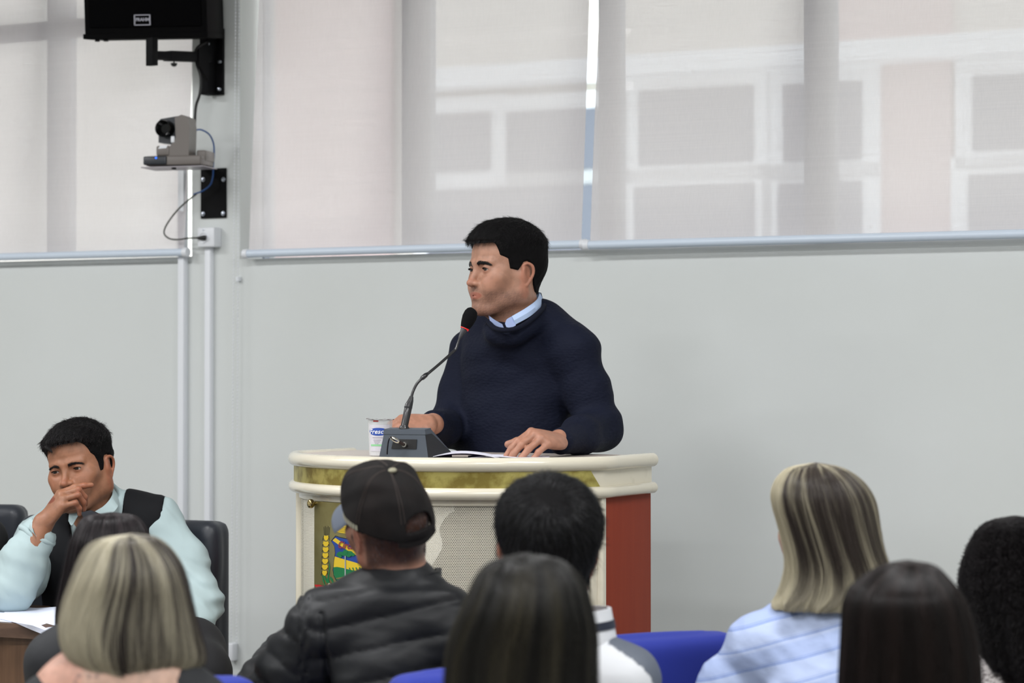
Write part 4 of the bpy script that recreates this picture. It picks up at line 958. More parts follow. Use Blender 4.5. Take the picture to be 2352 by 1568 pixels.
# ribbed crew neck band and cuffs
def torus_tube(c, ax, rx, ry, xdir, r, n=48, seg=10, wob=None):
    ax = Vector(ax).normalized(); e1 = Vector(xdir); e1 = (e1-ax*e1.dot(ax)).normalized(); e2 = ax.cross(e1); pts = []
    for k in range(n+1):
        a = 2*math.pi*k/n; pts.append(Vector(c)+e1*(rx*math.cos(a))+e2*(ry*math.sin(a))+(ax*(wob(a)) if wob else Vector((0, 0, 0))))
    return G().tube(pts, r, seg)
M_rib = mat('navy_rib', (13, 17, 32), .85, spec=.2, bump=(500, .5, .002))
# ---- collar of the light blue shirt
M_shirt = mat('shirt_light_blue', (176, 196, 228), .7, spec=.2, bump=(900, .15, .0006))
def collar(fr_o, pts_top, pts_bot, m, parent, name='shirt_collar', th=.0028):
    """sheet between a top and a bottom line, given thickness outward"""
    a = curve_pts(pts_top, 6); b = curve_pts(pts_bot, 6); c = Vector(fr_o)
    mid = [(p+q)/2+((p+q)/2-c).normalized()*.002 for p, q in zip(a, b)]
    return obj(name, G().sheet([a, mid, b], thick=lambda p: (Vector((p.x-c.x, p.y-c.y, 0)).normalized()*-th)), m, parent)
nk = P(1190, 740, 6.24)
# folded leaf over its band, far side piece, and the ribbed neckband of the sweater
nd_ = lambda px, py, Y: P(px, py, Y)
col_t = [(1240, 672, 6.27), (1233, 688, 6.20), (1210, 706, 6.155), (1176, 726, 6.125)]; col_b = [(1250, 695, 6.28), (1241, 706, 6.20), (1218, 726, 6.145), (1184, 745, 6.115)]
sh_ = obj('shirt_collar', G().sheet([curve_pts([P(*p) for p in col_t], 8), curve_pts([P((p[0]+q[0])/2+1, (p[1]+q[1])/2, (p[2]+q[2])/2-.006) for p, q in zip(col_t, col_b)], 8), curve_pts([P(*p) for p in col_b], 8)], thick=(-.001, .004, 0)), M_shirt, sp)
obj('collar_band', G().sheet([curve_pts([P(1226, 676, 6.30), P(1236, 671, 6.30), P(1243, 672, 6.29)], 5), curve_pts([P(1226, 700, 6.32), P(1240, 700, 6.33), P(1250, 695, 6.30)], 5)], thick=(0, .003, 0)), M_shirt, sp)
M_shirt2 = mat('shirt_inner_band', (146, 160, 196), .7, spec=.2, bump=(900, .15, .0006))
obj('collar_band', G().sheet([curve_pts([P(1160, 743, 6.118), P(1164, 733, 6.122), P(1176, 726, 6.128)], 5), curve_pts([P(1163, 751, 6.11), P(1174, 752, 6.11), P(1185, 747, 6.113)], 5)], thick=(0, .003, 0)), M_shirt2, sp)
obj('collar_band', G().sheet([curve_pts([P(1122, 724, 6.165), P(1131, 731, 6.150), P(1142, 738, 6.135), P(1153, 744, 6.125)], 5), curve_pts([P(1127, 744, 6.155), P(1136, 750, 6.143), P(1146, 753, 6.132), P(1157, 753, 6.122)], 5)], thick=(.001, .004, 0)), M_shirt2, sp)
nbp = [(1251, 694, 6.30), (1250, 702, 6.22), (1240, 716, 6.17), (1218, 736, 6.13), (1190, 753, 6.105), (1160, 758, 6.105), (1136, 753, 6.13), (1121, 738, 6.17)]
g = G().tube(curve_pts([P(*p) for p in nbp], 8), .0065, 12); obj('neckband', g, M_rib, sp)
# trousers hidden by the podium but carrying him to the dais
M_tr = mat('dark_trousers', (34, 36, 44), .8)
t_ = S(); hipc = P(1180, 1090, 6.33); hz = 1.0
t_.ell((hipc.x, hipc.y, 1.03), (.15, .11, .14), RB_, .05)
for q in (-1, 1):
    hp = bt_(q*.09, 0, 0); t_.chain([(hp[0], hp[1], .98), (hp[0], hp[1]-.01, .62), (hp[0], hp[1]+.01, .27)], [.092, .062, .045], .03)
sculpt('trousers', t_, M_tr, sp, (hipc.x-.35, 6.05, .2), (hipc.x+.35, 6.65, 1.2), .014, smooth=1)
for q in (-1, 1):
    hp = bt_(q*.09, 0, 0); g = S(); f_ = BODYF[1][:, 1]
    g.chain([(hp[0], hp[1]+.01, DZ+.05), (hp[0]+f_[0]*.10, hp[1]+f_[1]*.10, DZ+.036), (hp[0]+f_[0]*.17, hp[1]+f_[1]*.17, DZ+.028)], [.045, .038, .028], .02); g.box((hp[0], hp[1], DZ-.2), (1, 1, .2), 0, k=.002, op='s')
    sculpt('shoe', g, M_blackp, sp, (hp[0]-.22, hp[1]-.25, DZ-.03), (hp[0]+.22, hp[1]+.1, DZ+.14), .009)
# ================================================================== THINGS ON THE PODIUM
def at_top(px, Y): r = ray(px, 1040); return Vector((r.x/r.y*Y, Y, TOPZ))
M_micb = mat('mic_base_charcoal', (70, 77, 86), .5, bump=(900, .15, .0005)); M_micd = mat('mic_base_side', (28, 30, 34), .5); M_stem = mat('mic_stem_black', (20, 20, 24), .28, coat=.3)
mb = thing('microphone', at_top(928, 5.83), 'black gooseneck microphone with red ring on a charcoal base on the podium', 'microphone')
fl, fr_ = P(870, 1047, 5.75), P(984, 1049, 5.70)
fl.z = fr_.z = TOPZ+.0005; ftl, ftr = P(877, 985, 5.755), P(961, 987, 5.705)
e1 = (fr_-fl); e1.z = 0; wdt = e1.length; e1.normalize(); bk = Vector((-e1.y, e1.x, 0)); zt = ftl.z; inset_ = .008
dep = .135
def mbp(u, d, z, taper=1): h = (z-TOPZ)/(zt-TOPZ); return fl + e1*(wdt*(.5+(u-.5)*(1-.20*h*1.0)) - (0)) + bk*(d+.006*h) + Vector((0, 0, z-fl.z))
zs_ = lambda d: TOPZ+.012+(zt-TOPZ-.012)*(1-max(0, d-.035)/(dep-.035)) if d > .035 else zt
g = G(); pf_ = [(0, TOPZ+.0005), (0, zt), (.035, zt+.001), (dep, TOPZ+.014), (dep, TOPZ+.0005)]
L_ = [mbp(0, d, z) for d, z in pf_]; R_ = [mbp(1, d, z) for d, z in pf_]; n = len(pf_)
g.add(L_+R_, [tuple(range(n))[::-1], tuple(range(n, 2*n))]+[(i, (i+1) % n, (i+1) % n+n, i+n) for i in range(n)])
bo = obj('base', g, M_micb, mb, smooth=False)
g = G(); lid = [(-.0012, zt-.012), (-.0012, zt), (.034, zt+.003), (.036, zt-.010)]
L_ = [mbp(-.012, d, z) for d, z in lid]; R_ = [mbp(1.012, d, z) for d, z in lid]; n = 4
g.add(L_+R_, [(3, 2, 1, 0), (4, 5, 6, 7)]+[(i, (i+1) % n, (i+1) % n+n, i+n) for i in range(n)]); obj('lid', g, M_micb, mb, smooth=False)
g = G().add([mbp(1.004, .0, TOPZ+.001)+e1*.0006, mbp(1.004, 0, zt-.013)+e1*.0006, mbp(1.004, .036, zt-.010)+e1*.0006, mbp(1.004, dep, TOPZ+.013)+e1*.0006, mbp(1.004, dep, TOPZ+.001)+e1*.0006], [(0, 1, 2, 3, 4)]); obj('side', g, M_micd, mb, smooth=False, recalc=False)
sk = G(); a = [mbp(.26, -.0008, zt-.0235), mbp(.80, -.0008, zt-.0235), mbp(.775, -.0008, zt-.046), mbp(.235, -.0008, zt-.046)]; sk.prism(a, bk*-.0012); obj('recess', sk, mat('recess_black', (10, 10, 12), .5), mb, smooth=False)
jc = mbp(.53, -.002, zt-.036); nrm = -bk
jk = obj('connector', G().lathe([(.0045, 0), (.0068, .0), (.0068, .006), (.0055, .008), (.0045, .008)], jc, nrm, 20), mat('chrome', (215, 210, 200), .12, metal=1), mb)
pj = jc + nrm*.008; pe = P(899, 1005, 5.705)
obj('jack_body', G().tube([pj, pj.lerp(pe, .45)], [.0042, .0042], 14), mat('jack_dark', (40, 26, 22), .3), mb)
obj('jack_plug', G().tube([pj.lerp(pe, .42), pj.lerp(pe, .55), pj.lerp(pe, .8), pe], [.005, .0062, .006, .004], 14), MATS['chrome'], mb)
obj('wire', G().tube(curve_pts([pe, P(896, 1004, 5.70), P(892, 1014, 5.70), P(890, 1028, 5.702), P(889, 1043, 5.705)], 6), .0019, 8), M_stem, mb)
q0 = P(928, 984, 5.745); q0.z = zt
obj('socket', G().lathe([(.0125, 0), (.0125, .003), (.0105, .006), (.0095, .009)], q0, (0, 0, 1), 24), M_stem, mb)
up = [q0, P(933, 960, 5.75), P(941, 925, 5.755)]
obj('stem_grip', G().tube([q0+Vector((0, 0, .004)), P(931, 968, 5.748), P(939, 930, 5.755), P(943, 920, 5.757), P(945.5, 910, 5.758)], [.0086, .0088, .0092, .0070, .0046], 20), M_stem, mb)
obj('ring_groove', G().tube([P(937.5, 937, 5.754), P(938, 933, 5.754)], [.0097, .0097], 20), M_micd, mb)
obj('gooseneck', G().tube(curve_pts([P(945, 912, 5.758), P(949, 898, 5.76), P(957, 882, 5.765), P(968, 870, 5.77), P(985, 856, 5.78), P(1010, 835, 5.80), P(1046, 803, 5.83)], 8), .0034, 12), M_stem, mb)
obj('joint', G().tube([P(966, 871, 5.769), P(970, 868, 5.771), P(978, 861, 5.775), P(983, 857, 5.779)], [.0030, .0056, .0056, .0032], 14), M_stem, mb)
obj('upper_stem', G().tube([P(1044, 805, 5.829), P(1048, 799, 5.832), P(1056, 775, 5.838)], [.0036, .0034, .0026], 12), M_stem, mb)
obj('head_sleeve', G().tube([P(1056, 776, 5.838), P(1060, 768, 5.84), P(1068, 752, 5.845)], [.0035, .0058, .0088], 18), mat('mic_sleeve', (52, 52, 56), .35), mb)
obj('red_ring', G().tube([P(1066.5, 756, 5.844), P(1068.5, 752, 5.845)], [.0104, .0106], 24), mat('red_ring', (210, 24, 20), .4, emit=((255, 30, 20), .25)), mb)
obj('windscreen', G().tube([P(1068, 752.5, 5.845), P(1069, 750, 5.845), P(1073, 741, 5.847), P(1078, 729, 5.85), P(1082, 719, 5.853), P(1085, 713, 5.854), P(1087, 709.5, 5.855), P(1088, 708.5, 5.855)], [.0110, .0122, .0152, .0175, .0165, .0135, .008, .001], 24), mat('foam_black', (12, 12, 14), .95, spec=.15, bump=(900, .8, .001)), mb)
# ---- sealed cup of water
cw = thing('water_cup', at_top(871, 5.92), 'clear plastic water cup with a blue oval label beside the microphone base', 'cup')
sC = 5.92/F; cc = at_top(873.5, 5.92); hC = P(873, 962, 5.92).z-TOPZ; rb, rt = 25.5*sC, 28.5*sC
M_cup = bpy.data.materials.new('clear_cup'); M_cup.use_nodes = True; nt = M_cup.node_tree; b = nt.nodes['Principled BSDF']; b.inputs['Base Color'].default_value = (.93, .95, .96, 1); b.inputs['Roughness'].default_value = .12; b.inputs['Alpha'].default_value = .42; b.inputs['IOR'].default_value = 1.4
M_water = bpy.data.materials.new('still_water'); M_water.use_nodes = True; nt = M_water.node_tree; b = nt.nodes['Principled BSDF']; b.inputs['Base Color'].default_value = (.80, .80, .84, 1); b.inputs['Roughness'].default_value = .05; b.inputs['Alpha'].default_value = .55
R_ = lambda h: rb+(rt-rb)*h/hC
obj('wall', G().lathe([(.001, .001), (rb-.002, .001), (rb, .003)]+[(R_(hC*k/10), hC*k/10) for k in range(1, 10)]+[(rt, hC-.003), (rt+.0035, hC-.002)], cc, (0, 0, 1), 40, cap=False), M_cup, cw)
obj('water', G().lathe([(.001, .004), (rb-.002, .004), (R_(hC*.86)-.0016, hC*.86), (.001, hC*.86)], cc, (0, 0, 1), 40, cap=False), M_water, cw)
M_foil = mat('foil_lid', (200, 198, 200), .3, metal=.85, bump=(160, .6, .003))
lidr = [[cc + Vector((math.cos(2*math.pi*k/40)*rr, math.sin(2*math.pi*k/40)*rr, hC-.001+.0015*math.sin(k*1.7)*(rr/.034)**2+(.002 if 16 < k < 24 else 0)*(rr > .03))) for k in range(41)] for rr in (.001, .012, .024, rt+.001, rt+.0045)]
obj('foil_lid', G().sheet(lidr), M_foil, cw)
obj('foil_print', G().sheet([[cc+Vector((math.sin(a)*(rt+.0005), -math.cos(a)*(rt+.0005), h)) for a in np.linspace(-.55, -.1, 6)] for h in (hC-.0060, hC-.0025)]), mat('foil_red', (170, 50, 44), .4), cw)
def cyl_patch(a0, a1, h0, h1, dr, name, m, n=14, parent=cw, oval=False):
    if not oval: g = G().sheet([[cc+Vector((math.sin(a)*(R_(h)+dr), -math.cos(a)*(R_(h)+dr), h)) for a in np.linspace(a0, a1, n)] for h in (h0, h1)])
    else:
        am, hm, ra, rh = (a0+a1)/2, (h0+h1)/2, (a1-a0)/2, (h1-h0)/2; ring = [(am+ra*math.cos(t), hm+rh*math.sin(t)) for t in np.linspace(0, 2*math.pi, 32, endpoint=False)]; vs = []; fs = []
        for f in (1, .66, .33): vs += [(am+(a-am)*f, hm+(h-hm)*f) for a, h in ring]
        vs.append((am, hm)); 
        for q in (0, 1): fs += [(q*32+i, q*32+(i+1) % 32, q*32+32+(i+1) % 32, q*32+32+i) for i in range(32)]
        fs += [(64+i, 64+(i+1) % 32, 96) for i in range(32)]
        g = G().add([cc+Vector((math.sin(a)*(R_(h)+dr), -math.cos(a)*(R_(h)+dr), h)) for a, h in vs], fs)
    return obj(name, g, m, parent, recalc=False)
fz_ = lambda py: P(873, py, 5.90).z-TOPZ
cyl_patch(-1.0, .9, fz_(1036), fz_(975), .0004, 'label_film', mat('label_film', (206, 204, 212), .4))
ov = cyl_patch(-.98, .75, fz_(1000), fz_(982), .0008, 'label_oval', mat('label_blue', (52, 84, 170), .4), oval=True)
vs, fs = text_geo('Fresca', .0155, .25, 1.05, .0003)
obj('lettering', G().add([cc+Vector((math.sin(x/R_(.05)-.20)*(R_(.05)+.0016), -math.cos(x/R_(.05)-.20)*(R_(.05)+.0016), (fz_(991)+y))) for x, y in vs], fs), mat('label_white', (226, 228, 235), .5), ov, smooth=False, recalc=False)
cyl_patch(-.85, .8, fz_(1024), fz_(1020), .0008, 'label_stripe', mat('label_green', (140, 205, 150), .5))
for k, (yy, w_) in enumerate(((1004.5, .55), (1010, .4), (1014, .33), (1018, .2))): cyl_patch(-.3-w_*.6, -.3+w_, fz_(yy+.9), fz_(yy-.9), .0008, 'label_line', mat('label_grey', (170, 166, 178), .5), 10)
# ---- open booklet: a page arches up, its purple cover under it
bk_ = thing('booklet', at_top(1110, 5.78), 'open booklet with white pages and purple cover under the speaker hand', 'booklet')
M_page = mat('page_white', (226, 226, 240), .6); M_cov = mat('cover_purple', (66, 38, 124), .45)
def brow(h0, dy, n=20, x0=978, x1=1240, hh=.0115):
    row = []
    for k in range(n+1):
        f = k/n; px = x0+(x1-x0)*f; arch = math.sin(min(1, f/.62)*math.pi)**.9*hh if f < .62 else 0
        p = at_top(px, 5.725+dy); p.z = TOPZ+.0012+h0+max(arch, 0); row.append(p)
    return row
obj('cover', G().sheet([brow(0, 0, hh=.0095), brow(0, .15, hh=.0105)]), M_cov, bk_, recalc=False)
obj('page', G().sheet([brow(.0012, -.001, x0=982), brow(.0012, .148, x0=982)], thick=(0, 0, .0012)), M_page, bk_)
obj('page', G().sheet([brow(.0016, .002, x0=1075, x1=1262, hh=.003), brow(.0018, .150, x0=1075, x1=1262, hh=.003)], thick=(0, 0, .0005)), M_page, bk_)
for k in range(9):
    y0 = .030+k*.012; obj('text_line', G().sheet([brow(.0036, y0, x0=1100+k % 3*3, x1=1180, hh=.0), brow(.0036, y0+.003, x0=1100+k % 3*3, x1=1180, hh=.0)]), mat('print_grey', (150, 150, 172), .7), bk_, recalc=False)
# ================================================================== LONG HAIR
def loft_hair(name, parent, Y, rows, depth, m_mass, m_str, n=9000, seed=1, face=(-.9, .9), face_from=3, lock=.006, wave=.0, shade_f=None, rad=.00032, bottom_jit=.10, tilt=0.0, flip=None, npt=22, curly=0, dshift=0.0, cap_top=True):
    """rows: (y_px, xL_px, xR_px) outline seen from the camera at depth Y; depth: half depth as a share of half width.
    Hair mass is a closed loft with an opening towards the face; strands follow it from the parting to the tips."""
    rs = np.random.RandomState(seed); A = []; m0 = (rows[0][1]+rows[0][2])/2; rows = [(rows[0][0]-3, m0-5, m0+5)]+list(rows)
    for i, (y, xl, xr) in enumerate(rows):
        a, b = P(xl, y, Y), P(xr, y, Y); A.append(((a.x+b.x)/2, Y, (a.z+b.z)/2, (b.x-a.x)/2))
    A = np.array(A); Rm = A[:, 3].max(); zc = A[:, 2]; k = len(A)
    dep = np.array([depth]*k) if not hasattr(depth, '__len__') else np.interp(np.linspace(0, 1, k), np.linspace(0, 1, len(depth)), depth)
    RY = np.maximum(A[:, 3], Rm*np.minimum(1, (zc[0]-zc)/Rm*1.5+.05)**.5*.9)*dep if cap_top else A[:, 3]*dep
    cy = Y+dshift*np.linspace(0, 1, k)**2.5
    tt = np.linspace(0, k-1, k*4-3); ip = lambda v: np.interp(tt, range(k), v)
    # smooth resample
    def sm(v):
        v = ip(v); 
        for _ in range(3): v[1:-1] = (v[:-2]+2*v[1:-1]+v[2:])/4
        return v
    CX, CY, CZ, RX, RYs = sm(A[:, 0]), sm(cy), sm(zc), sm(A[:, 3]), sm(RY); K = len(CX)
    lk = np.random.RandomState(seed+50); fr_ = [(lk.randint(7, 26), lk.rand()*6.28, lk.normal()*.5) for _ in range(9)]
    def lockf(phi, t): return sum(np.sin(f*phi+p+w*t*9) for f, p, w in fr_)/5
    def surf(phi, t, off=0.0):
        """phi: 0 = away from the camera (face side), pi = towards the camera"""
        i = t*(K-1); cx, cy_, cz, rx, ry = [np.interp(i, range(K), v) for v in (CX, CY, CZ, RX, RYs)]
        l = lock*lockf(phi, t)*np.minimum(1, t*4) + wave*np.sin(t*22+phi*3)*t
        return np.stack([cx+(rx+l+off)*np.sin(phi), cy_+(ry+l+off)*np.cos(phi), cz], -1)
    NP_ = 72; ph = np.linspace(face[1], 2*math.pi+face[0], NP_); rows_ = []
    for j in range(K-3):
        t = j/(K-1); opened = smooth01(np.array([t]), .10, .22)[0]; p_ = math.pi+(ph-math.pi)*(1.0*opened+(math.pi/(math.pi-face[1]))*(1-opened))
        rows_.append([Vector(v) for v in surf(p_, np.full(NP_, t), -.004)])
    g = G().sheet(rows_); ctr = np.array([A[:, 0].mean(), Y, 0])
    top = [Vector((CX[0], CY[0], CZ[0]+.001))]; g.add([rows_[0][q] for q in range(NP_)]+top, [(q, (q+1) % NP_, NP_) for q in range(NP_)])
    g2 = G().sheet([[Vector((CX[j]+(p.x-CX[j])*.9, CY[j]+(p.y-CY[j])*.9, p.z)) for p in r] for j, r in enumerate(rows_)])
    g.add(g2.v, g2.f); obj(name, g, m_mass, parent, recalc=False)
    phi = face[1]+rs.rand(n)*(2*math.pi+face[0]-face[1]); T = np.linspace(0, 1, npt)[None, :]*(1-bottom_jit*rs.rand(n, 1)**2); T = np.clip(T, 0, 1)
    t0 = np.clip(T, 0, 1); wander = rs.normal(size=(n, 1))*.05*t0 + .06*np.sin(lk.rand()*6+phi[:, None]*5)*t0**2
    opened = smooth01(t0, .08, .20); pf = math.pi+(phi[:, None]-math.pi)*(opened+(math.pi/(math.pi-face[1]))*(1-opened)) + wander
    off = rs.normal(size=(n, 1))*.0022+.0005; off = off*np.minimum(1, t0*5+.3)
    pts = surf(pf, t0, off)
    if curly:
        L_ = rs.rand(n, 1)*6.28; cr = curly*(.6+.8*rs.rand(n, 1)); th = t0*(55+20*rs.rand(n, 1))+L_; rd = np.stack([np.sin(pf), np.cos(pf), 0*pf], -1); pts = pts+rd*(np.cos(th)*cr*np.minimum(1, t0*4))[..., None]+np.stack([0*pf, 0*pf, np.sin(th)*cr], -1)
    if flip is not None: pts = flip(pts, t0, pf)
    sh = shade_f(pf, t0, rs) if shade_f else rs.rand(n)**2
    strands('strands', pts, rad, m_str, parent, sh)
    return surf
def lockshade(seed, freq=(9, 34), contrast=1.6, bias=0.0, tip=0.0):
    r = np.random.RandomState(seed); TB = [(k_, r.normal(size=k_+2), r.normal()*.05) for k_ in (17, 43, 110)]
    def f(phi, t, rs):
        v = sum(w_*np.interp(((phi/6.2832+sl*t) % 1)*k_, range(k_+2), tb) for (k_, tb, sl), w_ in zip(TB, (.34, .34, .22)))*.55; return np.clip(.5+v*contrast+bias+tip*(t-.4)+rs.normal(size=(phi.shape[0], 1))*.30, 0, 1)
    return f
# ================================================================== SEATED BODIES
def torso(px_neck, px_L, px_R, Y, yL=None, yR=None, rad=.062, neck_r=.055, belly=(.15, .11), hang=.52, lean=0, arms=None):
    """cloth body from the neck base and the shoulder points (pixels at depths)"""
    nb = P(*px_neck, Y); L = P(*px_L, yL or Y); R = P(*px_R, yR or Y); s = S(); mid = (L+R)/2; ax = (R-L).normalized(); ang = math.atan2(ax.y, ax.x); RR = Matrix.Rotation(ang, 3, 'Z')
    s.chain([L, L.lerp(nb, .55)+Vector((0, 0, .008)), nb, R.lerp(nb, .55)+Vector((0, 0, .008)), R], [rad, rad*.92, rad*.95, rad*.92, rad], .05)
    w = (R-L).length
    s.ell((mid.x, mid.y, mid.z-.13), (w*.5, .115, .19), RR, .05); s.ell((mid.x+lean*.5, mid.y-.0, mid.z-.36), (w*.42, .115, .22), RR, .06)
    if arms is None:
        arms = [([q_, q_+Vector((sx*.02, .0, -.16)), q_+Vector((sx*.015, .03, -.29)), q_+Vector((-sx*.03, .24, -.33))], [rad*.93, rad*.88, rad*.8, rad*.6]) for q_, sx in ((L, -1), (R, 1))]
    for a in arms: s.chain([npv(p) for p in a[0]], a[1], .035)
    return s, nb, L, R, RR
def bounds(s, pad=.03):
    lo = np.full(3, 1e9); hi = -lo
    for kind, q, op, k, c, r in s.p:
        if op == 'u': lo = np.minimum(lo, c-r); hi = np.maximum(hi, c+r)
    return lo-pad, hi+pad
def gar(name, s, m, parent, h=.009, zmin=None, **kw):
    lo, hi = bounds(s)
    if zmin is not None: lo[2] = zmin
    return sculpt(name, s, m, parent, lo, hi, h, amp=kw.pop('amp', .014), **kw)
def seat_legs(parent, x, Y, ang, m, zs=.46):
    s = S(); f = Vector((math.sin(ang), math.cos(ang), 0)); r = Vector((f.y, -f.x, 0)); c = Vector((x, Y, zs+.10))
    for q in (-1, 1): a = c+r*.09*q; s.chain([a, a+f*.42+Vector((0, 0, .0)), a+f*.46+Vector((0, 0, -.47))], [.085, .062, .045], .04)
    gar('trousers', s, m, parent, .022, zmin=.03, smooth=1)
def back_body(name_m, fr, nb, parent, features=True, ears=True, tint=None, h=.005, extra=None, hf=None, low=.06, **hk):
    s = S(); head(s, fr, ears=ears, features=features, **hk); s.cone(T_(fr, (0, -.034, -.125)), nb-Vector((0, 0, low)), .056*fr[2], .065, k=.03)
    if extra: extra(s)
    lo, hi = bounds(s, .02); return sculpt('body', s, name_m, parent, lo, hi, h, tint or face_tint(fr), hf=hf)

# ------------------------------------------------------------------ man in cap and quilted jacket
CY_ = 4.72
cm = thing('person', Vector((P(880, 1300, CY_).x, CY_, .0)), 'seated man in a dark cap and black quilted jacket, seen from behind before the podium', 'person')
CF = frame(P(893, 1216, CY_), 146, 9, -13, .925)
M_sk2 = skin_mat('skin_capman', (150, 110, 92))
def cap_tint(V):
    c = face_tint(CF)(V); q = TI(CF, V); m = smooth01(-q[:, 1], -.03, .02)*smooth01(q[:, 2], -.075, -.045)*(1-smooth01(np.abs(q[:, 0]), .071, .076)); n_ = .5+.5*vnoise(q*np.array([1, 1, .4]), 260, 4, 3)
    return lerp_c(c, m*(.8+.2*n_), (.15, .13, .14))
cnb = P(905, 1330, CY_+.02)
back_body(M_sk2, CF, cnb, cm, tint=cap_tint, h=.0035, low=.05)
eyeballs(CF, cm)
# close-cropped greying hair at sides and back: strands on the scalp
hs = S(); head(hs, CF, ears=False, features=False); V_, Q_ = nets(hs, CF[0]-.16, CF[0]+.16, .005)
M_greyh = hair_mat('hair_grey_short', (34, 28, 26), (120, 116, 118), .4)
capw = lambda c: ((lambda q: ((q[:, 1] < .035-.3*np.maximum(0, -.01-q[:, 2])*0) & (q[:, 2] > -.055+.35*np.maximum(0, q[:, 1])) & ((q[:, 2] < .034+.26*q[:, 1]-.004) | ((q[:, 1] < -.055) & (q[:, 2] < .070))) & ~((np.abs(q[:, 1]+.008) < .020) & (q[:, 2] < .030) & (q[:, 1] > -.03))).astype(float)+1e-7)(TI(CF, c)))
def capsh(n, seed=8):
    return None
short_strands(cm, CF, V_, Q_, 26000, .011, M_greyh, lambda q: np.tile(np.array((0, -.25, -1.)), (len(q), 1)), .12, w=capw, rad=.0004)
# the cap
M_cap = mat('cap_cloth', (20, 18, 18), .85, spec=.2, bump=(500, .5, .001), vary=(14, (30, 25, 24), .45, .75)); M_cape = mat('cap_brim_grey', (84, 92, 106), .7); M_stitch = mat('cap_stitch', (66, 56, 52), .8)
capo = S(); o_, R_c, s_c = CF
tiltc = R_c @ np.array(Matrix.Rotation(math.radians(-8), 3, 'X'))
capo.ell(T_(CF, (0, -.006, .046)), npv((.0830, .0985, .084)), R_c, .01); capo.ell(T_(CF, (0, -.012, .016)), npv((.0815, .0995, .062)), R_c, .02)
capo.ell(T_(CF, (0, .012, .096)), npv((.058, .070, .036)), R_c, .03); capo.cone(T_(CF, (-.034, -.02, .106)), T_(CF, (.036, .0, .106)), .022, .022, k=.03)
capo.ell(T_(CF, (0, .044, .084)), npv((.060, .036, .048)), R_c, .03)
inner = S(); inner.ell(T_(CF, (0, -.006, .044)), npv((.0755, .0910, .0765)), R_c, .01); inner.ell(T_(CF, (0, -.012, .010)), npv((.0740, .0920, .055)), R_c, .02)
def cap_post(P_, d):
    q = TI(CF, P_); pl = -(q[..., 2]-(.034+.26*q[..., 1])) ; d = d+.0045*(vnoise(q, 36, 31, 2))
    for a in (0, 1.05, 2.09): 
        n_ = math.cos(a)*q[..., 0]+math.sin(a)*(q[..., 1]-.0); d = d+.0012*np.exp(-(n_/.0022)**2)*(q[..., 2] > .02)
    arch = np.sqrt(((q[..., 0]-.012)/.036)**2+((q[..., 2]-.032)/.026)**2)-1; arch = np.where(q[..., 1] < 0, arch*.03, 1); band = q[..., 2]-.052
    d = np.maximum(d, pl); d = np.maximum(d, -np.maximum(arch, -(q[..., 2]-.022)))
    e = inner.ev(P_); return np.maximum(d, -e)
capo.post.append(cap_post)
cp = sculpt('cap', capo, M_cap, cm, o_-np.array([.15, .15, .06]), o_+np.array([.15, .15, .20]), .0030, amp=.03)
def on_cap(pl, lift=.0015):
    p = T_(CF, np.array(pl, float)); c = T_(CF, (0, 0, .05)); u = p-c; u /= np.linalg.norm(u, axis=-1, keepdims=True); r = np.full(len(p), .18)
    for _ in range(60):
        P_ = c+u*r[:, None]; dd = capo_raw(P_); r = r-np.clip(dd, -.004, .02)*.8
    return c+u*(r+lift)[:, None]
def capo_raw(P_):
    d = np.full(P_.shape[:-1], .6)
    for kind, q, op, k, c, r in capo.p: d = capo.comb(d, capo.prim(kind, q, P_), op, k)
    q = TI(CF, P_); return d+.0045*(vnoise(q, 36, 31, 2))
bt = on_cap([(.002, -.046, .145)], .0)[0]; obj('button', G().lathe([(.008, -.001), (.0085, .002), (.006, .0048), (.0005, .0058)], Vector(bt), Vector(R_c[:, 2]), 20), mat('cap_button', (136, 132, 112), .6), cp)
for a in (0.25, 1.3, 2.34, 3.4, 4.4, 5.5):
    for da in (-.035, .035):
        pl = [(math.sin(a+da)*.09*t, -.038*(1-t)+math.cos(a+da)*.10*t, .145-.10*t*t) for t in np.linspace(.12, 1.0, 16)]; obj('stitching', G().tube([Vector(v) for v in on_cap(pl, .0003)], .00045, 6), M_stitch, cp)
# strap across the opening and brim
st = [Vector(v) for v in on_cap([(x, -.095, .010) for x in np.linspace(-.035, .060, 14)], .0005)]
obj('strap', G().sheet([[p+Vector(R_c[:, 2])*.010 for p in st], [p-Vector(R_c[:, 2])*.008 for p in st]], thick=lambda p: Vector(R_c[:, 1])*.002), M_cap, cp)
g = G(); top_ = []; 
for i in range(9):
    t = i/8; row = []
    for k in range(21):
        a = -1.25+2.5*k/20; r0 = .0900; xx = math.sin(a)*(.080+.006*t); yy = math.cos(a)*(.098)+t*.072*math.cos(a*.62)**.6; zz = .043-.020*t-.034*(math.sin(a)**2)*(.5+.5*t)+.010; row.append(Vector(T_(CF, (xx, yy, zz-.006))))
    top_.append(row)
obj('brim', g.sheet(top_, thick=Vector(R_c[:, 2])*-.003), M_cape, cp)
# pale lettering strip on the cap's left side (unreadable in the picture): short upright marks
lt = mat('cap_lettering', (146, 144, 126), .7); xs = np.linspace(1.28, 1.88, 9)
for k in range(8):
    pr = [(-math.sin(a)*.0865, math.cos(a)*.1035, z) for a in (xs[k]+.008, xs[k+1]-.012) for z in (.034+.027*math.cos(a)+.006, .034+.027*math.cos(a)+.0155)]
    q_ = [Vector(v) for v in on_cap(pr, .0016)]; obj('letter_mark', G().add([q_[0], q_[2], q_[3], q_[1]], [(0, 1, 2, 3)]), lt, cp, recalc=False)
